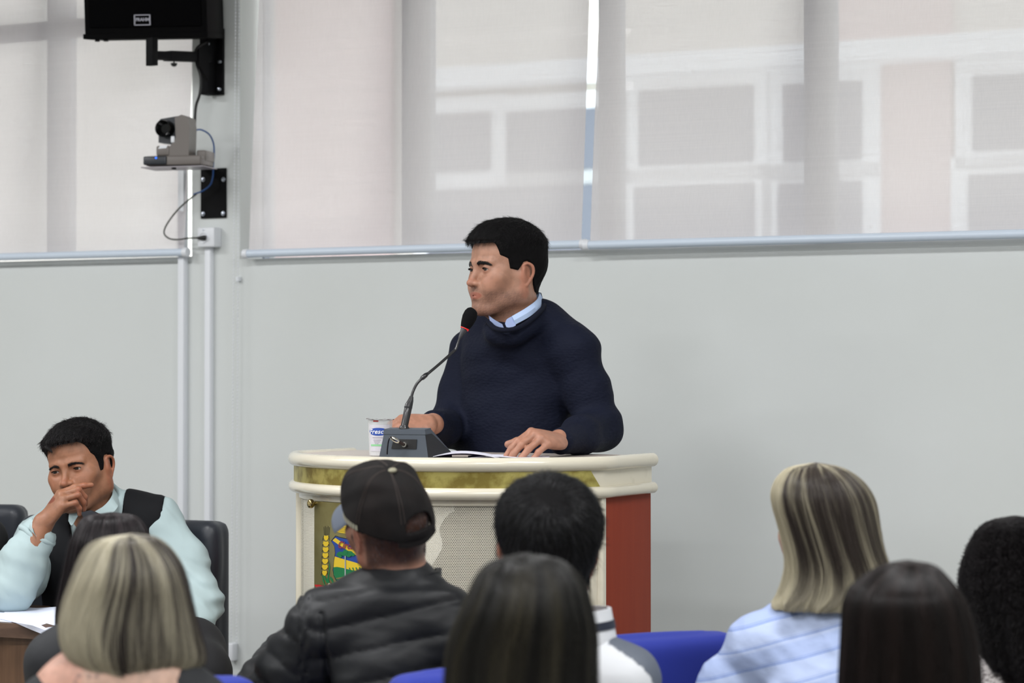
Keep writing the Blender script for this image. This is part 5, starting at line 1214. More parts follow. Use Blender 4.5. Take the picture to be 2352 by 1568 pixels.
# jacket
M_puff = mat('quilted_nylon_black', (16, 18, 22), .5, spec=.32, bump=(120, .12, .002), vary=(9, (14, 16, 20), .4, .6))
jk_, nb_, L_, R_, RR_ = torso((905, 1372), (752, 1442), (1052, 1462), CY_, CY_-.0, CY_-.03, rad=.066, arms=[
    ([P(752, 1442, CY_), P(680, 1540, CY_+.03), P(600, 1640, CY_+.12)], [.074, .068, .060]), ([P(600, 1640, CY_+.12), P(610, 1570, CY_+.28), P(640, 1500, CY_+.46)], [.058, .050, .040]),
    ([P(1052, 1462, CY_-.03), P(1085, 1560, CY_-.02), P(1095, 1660, CY_+.06)], [.068, .068, .06])])
jk_.cone(P(905, 1380, CY_), P(925, 1345, CY_+.01), .080, .070, k=.03)
jk_.cone(P(830, 1408, CY_), P(990, 1412, CY_-.02), .056, .058, k=.04)
def quilt(P_, d):
    z = P_[..., 2]; x = P_[..., 0]; armm = smooth01(-x, -P(725, 1400, CY_).x, -P(690, 1400, CY_).x)
    v = z*17.0-x*2.2+.25*np.sin(x*11)+vnoise(P_, 7, 3, 1)*.25; v2 = (z*.83+x*.55)*19; v = v*(1-armm)+v2*armm
    puff = np.abs(np.sin(v*math.pi))**.55; wr = vnoise(P_*np.array([1, 1, 2]), 48, 14, 2)*.0022
    seam = np.exp(-((x-P(745, 1400, CY_).x-.10*(P(745, 1400, CY_).z-z))/.005)**2)*(z < P(745, 1395, CY_).z)
    m = 1-smooth01(z, P(900, 1352, CY_).z, P(900, 1335, CY_).z)
    return d-.0075*puff*m-wr+.004+.008*seam
jk_.post.append(quilt)
gar('jacket', jk_, M_puff, cm, .0055, zmin=.62)
col_ = torus_tube(P(920, 1330, CY_+.01), (0.10, -.12, 1), .074, .070, (1, 0, 0), .019, wob=lambda a: .010*math.cos(a*1)*0+.004*math.sin(3*a)); 
rows_ = []
for t in (0, .35, .7, 1.0):
    r = []; 
    for k in range(49):
        a = 2*math.pi*k/48; rr = .080+.005*math.sin(t*math.pi)-.005*t; c_ = P(900+22*t, 1386-52*t, CY_+.01); r.append(c_+Vector((math.cos(a)*rr*1.05, math.sin(a)*rr, .024*math.cos(a)*t+.0015*math.sin(a*7))))
    rows_.append(r)
obj('collar', G().sheet(rows_, thick=lambda p: (lambda u: Vector((u.x, u.y, 0)).normalized()*-.010)(p-P(925, 1330, CY_+.01))), M_puff, cm)
seat_legs(cm, P(900, 1300, CY_).x, CY_+.02, -.45, M_tr)

# ------------------------------------------------------------------ man with short black hair, white tracksuit top
BY = 4.46
bm_ = thing('person', Vector((P(1255, 1400, BY).x, BY, 0)), 'seated man with short black hair and a white jacket with dark-striped collar, seen from behind', 'person')
BF = frame(P(1254, 1284, BY), 172, 4, 3, 1.06)
bnb = P(1262, 1440, BY+.02); back_body(M_sk2, BF, bnb, bm_, h=.0045, low=.03, tint=face_tint(BF, stub=.4)); eyeballs(BF, bm_)
POLYB = [(.125, .081), (.070, .083), (.066, .079), (.061, .050), (.042, .041), (.036, .010), (.015, .008), (.006, .024), (.0, .033), (-.010, .036), (-.024, .026), (-.030, .004), (-.036, -.030), (-.046, -.058), (-.075, -.066), (-.14, -.066), (-.16, .20), (.125, .20)]
_, BV, BQ = hair_cap('hair', BF, POLYB, lambda q: .010+.012*smooth01(q[..., 2], .02, .10), M_hb, bm_, h=.004, amp=.0022, nscale=90, seed=5)
M_bs = hair_mat('hair_black_sheen', (14, 14, 15), (40, 40, 44), .28)
def flow_b(q): c = np.array((-.012, -.075, .105)); d = q-c; d /= np.linalg.norm(d, axis=1)[:, None]; return d+np.array((.15, 0, -.45))
short_strands(bm_, BF, BV, BQ, 15000, .026, M_bs, flow_b, .10, w=inpoly(BF, POLYB), rad=.0004)
M_wj = mat('tracksuit_white', (206, 208, 212), .6, spec=.3, bump=(10, .35, .02)); M_nvy = mat('tracksuit_navy', (26, 32, 48), .6); M_gry = mat('tracksuit_grey', (82, 86, 94), .6)
wj, nbw, Lw, Rw, RRw = torso((1275, 1505), (1125, 1570), (1436, 1566), BY, BY, BY-.02, rad=.062, arms=[([P(1125, 1570, BY), P(1105, 1700, BY+.02)], [.062, .06]), ([P(1436, 1566, BY-.02), P(1456, 1700, BY)], [.060, .058])])
wj.post.append(lambda P_, d: d-.004*vnoise(P_*np.array([1, 1, 1.8]), 24, 6, 2))
def wj_tint(V):
    c = np.ones((len(V), 3)); p = (V-np.array(P(1405, 1468, BY)))
    # dark yoke band along the shoulder top
    z0 = P(1400, 1466, BY); z1 = P(1500, 1560, BY); x = V[:, 0]; z = V[:, 2]; top = np.interp(x, [z0.x, P(1450, 1500, BY).x, P(1480, 1530, BY).x, z1.x], [z0.z, P(1450, 1497, BY).z, P(1480, 1524, BY).z, z1.z]); m = ((z > top-.006) & (x > z0.x-.004)).astype(float)
    return lerp_c(c, m, (.17, .19, .23))
M_wjt = mat('tracksuit_white_t', (206, 208, 212), .6, spec=.3, attr='tint')
gar('jacket', wj, M_wjt, bm_, .006, zmin=.62, col=wj_tint)
for nm, t0, t1, mm, ex in (('collar', 0, 1, M_wj, 0), ('collar_stripe', .42, .66, M_nvy, .0022)):
    rows_ = []
    for t in np.linspace(t0, t1, 5):
        c_ = P(1292-4*t, 1478-76*t, BY); rows_.append([c_+Vector((math.cos(a)*(.101-.008*t+ex), math.sin(a)*(.085-.006*t+ex), .006*math.cos(a))) for a in np.linspace(0, 2*math.pi, 49)])
    obj(nm, G().sheet(rows_, thick=lambda p: (lambda u: Vector((u.x, u.y, 0)).normalized()*(-.006 if ex == 0 else -.002))(p-P(1290, 1440, BY))), mm, bm_)
seat_legs(bm_, P(1262, 1400, BY).x, BY+.02, -.3, M_tr)

# ------------------------------------------------------------------ blonde woman in a striped shirt (right)
WY = 4.62
wb = thing('person', Vector((P(1900, 1300, WY).x, WY, 0)), 'woman with long streaked blonde hair and a pale blue striped shirt, seen from behind', 'person')
WF = frame(P(1888, 1232, WY+.035), 165, 2, 2, .96)
M_skw = skin_mat('skin_light', (184, 150, 132)); wnb = P(1884, 1400, WY+.03)
back_body(M_skw, WF, wnb, wb, h=.006, jaw=.92); eyeballs(WF, wb)
M_blm = mat('hair_blonde_mass', (74, 64, 50), .6); M_bls = hair_mat('hair_blonde_streaked', (58, 51, 47), (182, 174, 150), .32)
rowsW = [(1066, 1852, 1896), (1072, 1822, 1922), (1084, 1802, 1946), (1104, 1786, 1972), (1130, 1777, 1992), (1160, 1778, 2006), (1200, 1788, 2014), (1250, 1799, 2023), (1297, 1808, 2034), (1335, 1806, 2040), (1365, 1801, 2040), (1380, 1795, 2036), (1394, 1798, 2022)]
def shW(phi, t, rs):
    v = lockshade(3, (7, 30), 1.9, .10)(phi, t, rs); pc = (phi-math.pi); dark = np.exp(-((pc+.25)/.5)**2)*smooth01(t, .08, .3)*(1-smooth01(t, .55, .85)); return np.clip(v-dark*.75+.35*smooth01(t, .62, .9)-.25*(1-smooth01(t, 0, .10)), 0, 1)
def flW(pts, t, pf):
    sway = .014*np.sin(t*8-1.0+pf)*smooth01(t, .3, 1); pts = pts.copy(); pts[..., 0] += sway+.010*smooth01(t, .8, 1)*np.sin(pf*9); return pts
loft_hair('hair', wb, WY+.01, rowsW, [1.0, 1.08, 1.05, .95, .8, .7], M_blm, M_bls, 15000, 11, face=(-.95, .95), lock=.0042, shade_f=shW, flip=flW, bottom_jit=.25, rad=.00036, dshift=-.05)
M_ss = None
def stripe_mat():
    m = bpy.data.materials.new('shirt_blue_stripes'); m.use_nodes = True; nt = m.node_tree; N = nt.nodes; L = nt.links; b = N['Principled BSDF']; b.inputs['Roughness'].default_value = .7
    tc = N.new('ShaderNodeTexCoord'); sx = N.new('ShaderNodeSeparateXYZ'); L.new(tc.outputs['Object'], sx.inputs[0])
    def M(op, a, c=None, d=None):
        n_ = N.new('ShaderNodeMath'); n_.operation = op
        for i, v in enumerate((a, c, d)):
            if v is None: continue
            if isinstance(v, (int, float)): n_.inputs[i].default_value = v
            else: L.new(v, n_.inputs[i])
        return n_.outputs[0]
    f = M('MULTIPLY_ADD', sx.outputs[0], -.30, sx.outputs[2]); fr = M('FRACT', M('DIVIDE', f, .040)); l1 = M('LESS_THAN', fr, .045); l2 = M('COMPARE', fr, .12, .018)
    g2 = M('FRACT', M('DIVIDE', f, .080)); l3 = M('MULTIPLY', M('LESS_THAN', g2, .42), .22)
    mx = N.new('ShaderNodeMix'); mx.data_type = 'RGBA'; mx.inputs[6].default_value = (*lin((168, 182, 214)), 1); mx.inputs[7].default_value = (*lin((92, 120, 184)), 1)
    s_ = M('MINIMUM', M('ADD', M('ADD', l1, M('MULTIPLY', l2, .5)), l3), 1.0); L.new(s_, mx.inputs[0]); L.new(mx.outputs[2], b.inputs['Base Color'])
    nb = N.new('ShaderNodeTexNoise'); nb.inputs['Scale'].default_value = 9; nb.inputs['Detail'].default_value = 4; L.new(tc.outputs['Object'], nb.inputs[0]); bp = N.new('ShaderNodeBump'); bp.inputs['Strength'].default_value = .5; bp.inputs['Distance'].default_value = .02; L.new(nb.outputs[0], bp.inputs['Height']); L.new(bp.outputs[0], b.inputs['Normal'])
    return m
ws, nbs, Ls, Rs, RRs = torso((1876, 1434), (1742, 1492), (2030, 1490), WY, WY-.0, WY-.06, rad=.058, arms=[([P(1742, 1492, WY), P(1672, 1590, WY+.02), P(1640, 1700, WY+.05)], [.060, .058, .054]), ([P(2030, 1490, WY-.06), P(2070, 1640, WY-.04)], [.06, .055])])
ws.cone(P(1876, 1436, WY), P(1880, 1412, WY+.01), .070, .060, k=.03)
def wfold(P_, d): return d-.0045*vnoise(P_*np.array([1.0, 1, 1.0]) @ np.array([[.8, 0, .6], [0, 1, 0], [-.6, 0, .8]])*np.array([1, 1, 2.4]), 22, 17, 3)
ws.post.append(wfold); gar('shirt', ws, stripe_mat(), wb, .006, zmin=.62)
seat_legs(wb, P(1880, 1400, WY).x, WY+.02, -.35, M_tr)

# ------------------------------------------------------------------ dark brown straight hair, front right
DY = 3.72
wd_ = thing('person', Vector((P(2090, 1400, DY).x, DY, 0)), 'woman with long straight dark brown hair, front right, seen from behind', 'person')
DF = frame(P(2092, 1500, DY+.03), 180, 2, 0, 1.0)
back_body(M_skw, DF, P(2092, 1690, DY+.03), wd_, h=.007, jaw=.92); eyeballs(DF, wd_)
M_dbm = mat('hair_darkbrown_mass', (22, 17, 17), .6); M_dbs = hair_mat('hair_darkbrown', (17, 13, 13), (40, 30, 28), .34)
rowsD = [(1291, 2070, 2108), (1294, 2052, 2128), (1303, 2026, 2148), (1322, 1996, 2166), (1350, 1958, 2192), (1385, 1944, 2214), (1453, 1940, 2234), (1525, 1936, 2245), (1600, 1932, 2248), (1700, 1930, 2248), (1780, 1936, 2240)]
loft_hair('hair', wd_, DY, rowsD, [1.0, 1.05, 1.08, 1.0, .75, .6], M_dbm, M_dbs, 13000, 21, face=(-.85, .85), lock=.0016, shade_f=lambda p, t, rs: np.clip(.25+.25*np.sin(p*13)+rs.normal(size=(p.shape[0], 1))*.2+.1*t, 0, 1), rad=.0004)
g_, *_r = torso((2092, 1640), (1960, 1740), (2225, 1740), DY+.02, rad=.055); gar('blouse', g_, mat('blouse_dark', (30, 30, 34), .8), wd_, .014, zmin=.6)
seat_legs(wd_, P(2092, 1400, DY).x, DY+.02, -.3, M_tr)

# ------------------------------------------------------------------ curly black hair, far right
KY = 4.55
wk = thing('person', Vector((P(2335, 1400, KY).x, KY, 0)), 'woman with curly black hair at the right edge in a white knit top', 'person')
KF = frame(P(2335, 1364, KY+.03), 178, 0, 0, .97)
back_body(skin_mat('skin_brown', (150, 98, 78)), KF, P(2335, 1520, KY+.03), wk, h=.007, jaw=.92); eyeballs(KF, wk)
M_kbs = hair_mat('hair_curly_black', (14, 12, 13), (46, 42, 44), .35)
rowsK = [(1197, 2310, 2360), (1202, 2286, 2392), (1216, 2262, 2416), (1250, 2238, 2440), (1290, 2222, 2458), (1333, 2212, 2470), (1380, 2220, 2474), (1430, 2236, 2470), (1480, 2250, 2462), (1530, 2262, 2448), (1562, 2272, 2440)]
loft_hair('hair', wk, KY, rowsK, [1.0, 1.05, 1.05, 1.0, .9, .8], M_hb, M_kbs, 9000, 31, face=(-.9, .9), lock=.006, rad=.00042, curly=.0055, npt=64, shade_f=lambda p, t, rs: rs.rand(p.shape[0], 1)**2*np.ones_like(t))
def knit_white():
    m = mat('white_knit', (206, 200, 198), .85, bump=(260, .9, .004), vary=(240, (120, 112, 112), .5, .56)); return m
g_, *_r = torso((2335, 1545), (2200, 1600), (2470, 1600), KY+.02, rad=.055); gar('knit_top', g_, knit_white(), wk, .009, zmin=.62)
seat_legs(wk, P(2335, 1400, KY).x, KY+.02, -.3, M_tr)

# ------------------------------------------------------------------ long black hair, front centre
FY = 3.50
wf = thing('person', Vector((P(1200, 1400, FY).x, FY, 0)), 'woman with long black hair faintly highlighted, front centre, blurred, seen from behind', 'person')
FF = frame(P(1208, 1500, FY+.03), 180, 2, 0, 1.0)
back_body(M_skw, FF, P(1200, 1690, FY+.03), wf, h=.008, jaw=.92); eyeballs(FF, wf)
M_fbs = hair_mat('hair_black_lowlights', (20, 20, 21), (70, 65, 52), .36)
rowsF = [(1275, 1192, 1226), (1279, 1170, 1252), (1287, 1140, 1284), (1306, 1113, 1308), (1345, 1090, 1335), (1400, 1066, 1351), (1446, 1046, 1360), (1489, 1032, 1364), (1568, 1026, 1366), (1700, 1024, 1368), (1800, 1036, 1360)]
def shF(phi, t, rs): v = lockshade(7, (9, 26), 1.7, -.28)(phi, t, rs); return np.clip(v*smooth01(t, .22, .5)*.8+.06, 0, 1)
loft_hair('hair', wf, FY, rowsF, [1.0, 1.05, 1.08, 1.0, .75, .6], M_hb, M_fbs, 13000, 41, face=(-.85, .85), lock=.0028, shade_f=shF, rad=.0004)
g_, *_r = torso((1200, 1640), (1055, 1740), (1345, 1740), FY+.02, rad=.055); gar('blouse', g_, mat('blouse_dark', (30, 30, 34), .8), wf, .014, zmin=.6)
seat_legs(wf, P(1200, 1400, FY).x, FY+.02, -.2, M_tr)

# ------------------------------------------------------------------ blonde bob, front left
OY = 3.90
wo = thing('person', Vector((P(300, 1400, OY).x, OY, 0)), 'woman with a streaked blonde bob and bare tattooed upper back, front left, from behind', 'person')
OF = frame(P(304, 1424, OY+.03), 168, 0, 5, .98)
def tat(V):
    c = face_tint(OF)(V); t0 = np.array(P(205, 1562, OY-.05)); d = np.abs(V-t0); m = ((d[:, 0] < .022) & (d[:, 2] < .012)).astype(float)*(vnoise(V, 420, 12, 2) > .1); return lerp_c(c, m*.75, (.35, .36, .42))
def shl(s):
    s.chain([P(120, 1660, OY+.02), P(180, 1600, OY), P(255, 1572, OY-.0), P(360, 1580, OY-.01), P(450, 1640, OY)], [.05, .058, .06, .058, .05], .04)
    s.ell(P(280, 1720, OY+.02), (.17, .10, .16), k=.05)
back_body(M_skw, OF, P(268, 1620, OY), wo, h=.006, jaw=.92, extra=shl, tint=tat); eyeballs(OF, wo)
M_obm = mat('hair_bob_mass', (58, 50, 42), .6); M_obs = hair_mat('hair_bob_streaked', (48, 42, 42), (178, 171, 150), .34)
rowsO = [(1230, 276, 330), (1234, 252, 352), (1245, 226, 372), (1262, 212, 392), (1290, 200, 414), (1330, 184, 431), (1380, 162, 441), (1425, 150, 447), (1470, 148, 456), (1505, 158, 462), (1530, 182, 452), (1550, 236, 420)]
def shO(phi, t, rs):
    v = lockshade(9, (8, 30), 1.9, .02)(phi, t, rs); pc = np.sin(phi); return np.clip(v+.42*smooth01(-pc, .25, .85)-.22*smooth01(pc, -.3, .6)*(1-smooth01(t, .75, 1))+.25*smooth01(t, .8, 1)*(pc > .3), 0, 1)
def flO(pts, t, pf):
    pts = pts.copy(); pts[..., 0] += .012*np.sin(t*5+pf*2)*t-.006*t; return pts
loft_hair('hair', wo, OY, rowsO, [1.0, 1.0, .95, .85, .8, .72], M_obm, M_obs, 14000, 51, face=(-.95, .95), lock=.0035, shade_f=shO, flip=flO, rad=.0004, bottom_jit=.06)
M_blk = mat('black_knit_strap', (20, 22, 26), .8, bump=(300, .5, .002))
obj('strap', G().tube(curve_pts([P(140, 1590, OY-.045), P(185, 1556, OY-.062), P(225, 1534, OY-.05), P(262, 1522, OY-.03)], 6), [.006]*19, 10), M_blk, wo)
g_ = S(); g_.ell(P(290, 1800, OY+.02), (.19, .125, .15), k=.05); g_.chain([P(110, 1720, OY+.01), P(130, 1640, OY), P(190, 1592, OY-.008)], [.070, .067, .0605], .02); g_.chain([P(395, 1590, OY-.01), P(445, 1636, OY-.005), P(455, 1720, OY)], [.0625, .062, .064], .02); gar('dress', g_, M_blk, wo, .014, zmin=.6)
seat_legs(wo, P(290, 1400, OY).x, OY+.03, -.35, M_tr)

# ------------------------------------------------------------------ dark straight hair behind the bob
EY = 4.85
we = thing('person', Vector((P(250, 1400, EY).x, EY, 0)), 'woman with long dark centre-parted hair and black blazer, behind the blonde bob', 'person')
EF = frame(P(252, 1334, EY+.03), 150, -3, 3, .97)
back_body(M_skw, EF, P(240, 1480, EY+.03), we, h=.006, jaw=.92); eyeballs(EF, we)
rowsE = [(1180, 236, 276), (1182, 216, 296), (1190, 198, 312), (1210, 184, 328), (1245, 169, 342), (1285, 159, 350), (1340, 147, 352), (1390, 136, 350), (1440, 134, 345), (1500, 140, 340)]
M_ebs = hair_mat('hair_dark_parted', (20, 17, 20), (60, 52, 54), .33)
loft_hair('hair', we, EY, rowsE, [1.0, 1.05, 1.08, .95, .7, .6], M_dbm, M_ebs, 11000, 61, face=(-.85, .85), lock=.0015, rad=.0004, bottom_jit=.2)
# a strip of skin and an earring where the hair is tucked behind the ear
obj('ear', G().lathe([(.001, .004), (.007, .003), (.010, 0), (.007, -.004)], P(192, 1312, EY-.085), (-.4, -1, 0), 16), M_skw, we)
obj('earring', G().lathe([(.0001, .003), (.003, .002), (.0036, 0), (.0001, -.003)], P(192, 1313, EY-.095), (0, -1, 0), 14), mat('pearl_gold', (220, 200, 170), .15, metal=.6), we)
g_, *_r = torso((245, 1462), (128, 1520), (350, 1520), EY-.02, rad=.055, arms=[([P(128, 1520, EY-.02), P(110, 1700, EY)], [.055, .05])]); gar('blazer', g_, mat('blazer_black', (20, 22, 27), .7, bump=(60, .2, .003)), we, .009, zmin=.62)
seat_legs(we, P(250, 1400, EY).x, EY+.02, -.4, M_tr)
# ================================================================== BLUE AUDITORIUM CHAIRS
M_cb = mat('chair_fabric_blue', (22, 40, 138), .8, sheen=.1, bump=(700, .3, .001)); M_csh = mat('chair_shell_black', (26, 26, 30), .5); M_ctube = mat('chair_tube_black', (20, 20, 22), .4)
CHZ = 1.032
def make_chair(label):
    t = thing('auditorium_chair', (0, 0, 0), label, 'chair', 'blue chairs between the audience')
    s = S(); s.box((0, -.005, .80), (.205, .012, .195), .030, k=.02)
    s.post.append(lambda P_, d: d+.10*P_[..., 0]**2*0-(.010*(1-(P_[..., 0]/.24)**2))*(P_[..., 1] > 0))
    V, Q = nets(s, np.array((-.26, -.08, .52)), np.array((.26, .08, 1.09)), .010); sobj('backrest', V, Q, M_cb, t, smooth=2)
    g = G().box((0, .0, .78), (.492, .030, .44), None, .014); obj('shell', g, M_csh, t)
    g = G().box((0, .26, .455), (.46, .44, .07), None, .028); obj('seat', g, M_cb, t)
    obj('seat_pan', G().box((0, .26, .412), (.44, .42, .018), None, .006), M_csh, t)
    for q in (-1, 1):
        obj('leg', G().tube(curve_pts([(q*.22, .46, .41), (q*.225, .475, .2), (q*.23, .49, .008)], 4), .012, 10), M_ctube, t)
        obj('leg', G().tube(curve_pts([(q*.225, .02, .60), (q*.225, .04, .42), (q*.23, .0, .2), (q*.235, -.05, .008)], 4), .012, 10), M_ctube, t)
    return t
def dup(root, loc, rz, label):
    r = root.copy(); COL.objects.link(r); r.location = loc; r.rotation_euler = (0, 0, rz); r['label'] = label
    for ch in list(root.children): c = ch.copy(); COL.objects.link(c); c.parent = r
    return r
ch0 = make_chair('empty blue chair between the white jacket and the striped shirt'); 
def chair_at(o, px, Y, rz, lab=None):
    p = P(px, 1500, Y); loc = Vector((p.x, p.y, 0))
    if o is None: return dup(ch0, loc, rz, lab)
    o.location = loc; o.rotation_euler = (0, 0, rz)
RZ = math.radians(33)
chair_at(None, 1156, 4.36, RZ, 'blue chair in front of the quilted jacket, left of the long black hair')
chair_at(None, 296, 4.12, RZ, 'blue chair at the bottom edge right of the blonde bob')
chair_at(ch0, 1470, 4.84, RZ)
# ================================================================== LEFT: DESK, OFFICE CHAIRS, SEATED MAN
SY = 6.30
DZT = .955
def on_z(px, py, z):
    r = ray(px, py); k = (z-CAMZ)/r.z; return Vector((r.x*k, r.y*k, z))
M_wood = mat('desk_wood', (98, 76, 62), .4, vary=(3.5, (80, 60, 48), .38, .62), grain=(1.2, 8, 14), bump=(90, .08, .001)); M_woodf = mat('desk_wood_front', (104, 76, 54), .45, vary=(3, (84, 60, 42), .4, .65), grain=(14, 14, .8))
dk = thing('desk', (-1.55, 6.05, DZ), 'brown wooden desk at the left edge holding white papers', 'desk')
pb, pf = on_z(0, 1384, DZT), on_z(0, 1430, DZT); pbr, pfr = on_z(112, 1391, DZT), on_z(128, 1437, DZT)
rx = Vector((pfr.x+.015, pfr.y-.0, 0)); 
out = [Vector((-2.45, pf.y+.12, DZT)), Vector((-2.45, pb.y+.18, DZT)), Vector((pb.x, pb.y, DZT)), Vector((pbr.x, pbr.y, DZT)), Vector((pbr.x+.05, pbr.y-.12, DZT)), Vector((pfr.x+.03, pfr.y+.10, DZT)), Vector((pfr.x, pfr.y, DZT)), Vector((pf.x, pf.y, DZT))]
obj('desk_top', G().prism([v-Vector((0, 0, .034)) for v in out], (0, 0, .034)), M_wood, dk, smooth=False)
a, b = Vector((pf.x, pf.y+.03, 0)), Vector((pfr.x-.02, pfr.y+.03, 0)); c = Vector((-2.42, pf.y+.15, 0))
g = G().prism([Vector((v.x, v.y, DZ+.02)) for v in (c, a, b, b+Vector((0, .018, 0)), a+Vector((0, .018, 0)), c+Vector((0, .018, 0)))], (0, 0, DZT-.034-DZ-.02)); obj('front_panel', g, M_woodf, dk, smooth=False)
g = G().prism([Vector((v.x, v.y, DZ)) for v in (b+Vector((0, .02, 0)), Vector((pbr.x+.02, pbr.y-.06, 0)), Vector((pbr.x, pbr.y-.06, 0)), b+Vector((-.02, .02, 0)))], (0, 0, DZT-.034-DZ)); obj('end_panel', g, M_woodf, dk, smooth=False)
M_pap = mat('paper_white', (222, 228, 244), .6)
pz = DZT+.0012
q = [on_z(20, 1392, pz), on_z(83, 1396, pz), on_z(129, 1393, pz), on_z(138, 1404, pz)]
def ph(px, py, dz): v = on_z(px, py, pz+dz); return v
rows_ = [[ph(20, 1392, .001), ph(52, 1394, .001), ph(83, 1396, .0), ph(106, 1395, .004), ph(131, 1393, .010)], [ph(10, 1406, .001), ph(50, 1410, .001), ph(84, 1414, .001), ph(110, 1418, .006), ph(137, 1414, .012)], [ph(0, 1421, .001), ph(38, 1430, .001), ph(74, 1436, .002), P(104, 1447, pfr.y-.012), P(134, 1440, pfr.y-.02)], [ph(2, 1422, 0), ph(38, 1431, 0), P(70, 1445, pfr.y-.005), P(100, 1457, pfr.y-.018), P(129, 1468, pfr.y-.024)]]
obj('paper_sheet', G().sheet(rows_, thick=(0, 0, .0004)), M_pap, label='white sheet of paper curling over the front edge of the desk', cat='paper')
obj('paper_sheet', G().sheet([[on_z(-60, 1400, DZT+.0006), on_z(18, 1402, DZT+.0006)], [on_z(-70, 1424, DZT+.0006), on_z(30, 1429, DZT+.0006)]], thick=(0, 0, .0004)), M_pap, label='lower sheet of paper lying under the curling one on the desk', cat='paper')
obj('pen', G().tube([on_z(-40, 1393, DZT+.005), on_z(-2, 1389, DZT+.005), on_z(6, 1388.5, DZT+.005), on_z(9, 1388, DZT+.005)], [.004, .004, .0038, .002], 10), mat('pen_blue', (30, 40, 130), .3), label='blue pen lying on the desk by the papers', cat='pen')
# ---- office chairs
M_lea = mat('black_leather', (42, 46, 54), .42, spec=.5, bump=(260, .25, .001)); M_pip = mat('leather_piping', (22, 24, 28), .5); M_arm = mat('armrest_grey', (58, 56, 58), .5)
cl_, cr_ = P(80, 1160, 6.72), P(492, 1197, 6.42)
def office_chair(l, r, ztop, label, armr=True):
    mid = (l+r)/2; d = r-l; d.z = 0; wd = d.length; e = d.normalized(); back = Vector((-e.y, e.x, 0)); t = thing('office_chair', (mid.x, mid.y, DZ), label, 'chair', 'black leather office chairs behind the desk')
    R = Matrix((e, back, ZV)).transposed(); s = S(); zc = ztop-.36
    s.box((mid.x, mid.y, zc), (wd/2-.03, .022, .33), .029, np.array(R), .02)
    def post(P_, dd):
        q = (P_-np.array((mid.x, mid.y, zc))) @ np.array(R); x, y, z = q[..., 0], q[..., 1], q[..., 2]
        seam = .006*np.exp(-((np.abs(x)-wd*.33)/.006)**2)+.004*np.exp(-((z-.10)/.006)**2)*(np.abs(x) < wd*.33); pill = -.008*np.exp(-((z-.27)/.08)**2)
        edge = .004*np.exp(-((y+.0)/.004)**2)
        return dd+seam*(y < 0)+pill*(y < 0)+edge
    s.post.append(post); V, Q = nets(s, np.array((mid.x-.42, mid.y-.42, zc-.40)), np.array((mid.x+.42, mid.y+.42, ztop+.05)), .010, amp=.01); sobj('backrest', V, Q, M_lea, t, smooth=1)
    sc = mid-back*.25; g = G().box((sc.x, sc.y, DZ+.47), (wd*.94, .48, .09), R, .035); obj('seat', g, M_lea, t)
    for q in (-1, 1):
        c = mid-back*.22+e*q*(wd/2+.02); top = G().box((c.x, c.y, .84 if q > 0 else .84), (.055, .27, .035), R, .014); obj('armrest', top, M_arm, t)
        obj('arm_post', G().tube([Vector((c.x, c.y, .83)), Vector((c.x, c.y, DZ+.42))], .014, 10), M_arm, t)
    obj('gas_lift', G().tube([Vector((sc.x, sc.y, DZ+.42)), Vector((sc.x, sc.y, DZ+.1))], .026, 14), M_blackp, t)
    for k in range(5):
        a = k*1.2566; obj('foot', G().tube([Vector((sc.x, sc.y, DZ+.10)), Vector((sc.x+math.cos(a)*.29, sc.y+math.sin(a)*.29, DZ+.06)), Vector((sc.x+math.cos(a)*.30, sc.y+math.sin(a)*.30, DZ+.001))], [.026, .018, .018], 10), M_blackp, t)
    return t
ztc = cr_.z+.002
office_chair(P(66, 1160, 6.70), P(512, 1197, 6.40), ztc, 'black leather office chair behind the seated man with the vest')
office_chair(P(-420, 1160, 6.86), P(60, 1158, 6.80), P(20, 1158, 6.80).z, 'black leather office chair at the left edge, next to the man with the vest')
ap_ = P(511, 1502, 6.12)
# ---- seated man, hand on his mouth
sm = thing('person', Vector((P(250, 1300, SY).x, SY, DZ)), 'man in a pale green shirt and black vest seated with his hand over his mouth', 'person')
SF = frame(P(189, 1084, SY), 17, -4, 10, .965)
M_skm = skin_mat('skin_seated_man', (158, 110, 84))
b = S(); head(b, SF, nose=1.16, jaw=1.04, cheek=1.10, mouth_open=0.0)
snb = P(228, 1180, SY+.06); b.cone(T_(SF, (0, -.034, -.125)), snb-Vector((0, 0, .05)), .058, .062, k=.03)
EL, WR = P(28, 1352, 6.06), P(100, 1200, 6.10)
b.chain([P(85, 1235, SY+.08), EL, WR], [.04, .040, .0265], .02); LSs, LEs = P(362, 1190, SY+.02), P(462, 1385, SY-.12)
b.chain([snb-Vector((0, 0, .10)), P(230, 1330, SY+.06)], [.06, .10], .03); b.chain([P(85, 1240, SY+.08), P(230, 1225, SY+.06), LSs], [.035, .045, .035], .02); b.chain([LSs, LEs, P(400, 1470, SY-.30)], [.036, .034, .026], .02)
NL2 = []
HL = hand(b, WR, Vector((.60, -.12, .79)), Vector((-.70, -.50, .50)), Vector((-.34, .86, .38)), [(.62, .25, .10), (.72, 1.20, .45), (.74, 1.25, .45), (.76, 1.25, .5)], spread=(.04, .0, -.02, -.05), sc=.92, thumb_dir=(.16, .78, -.60), thumb_curl=(-.05, .0), nails=NL2)
hand(b, P(398, 1472, SY-.30), Vector((-.9, -.3, -.1)), Vector((0, -.3, .9)), Vector((0, -.8, -.3)), [(.3, .4, .3)]*4, sc=.95)
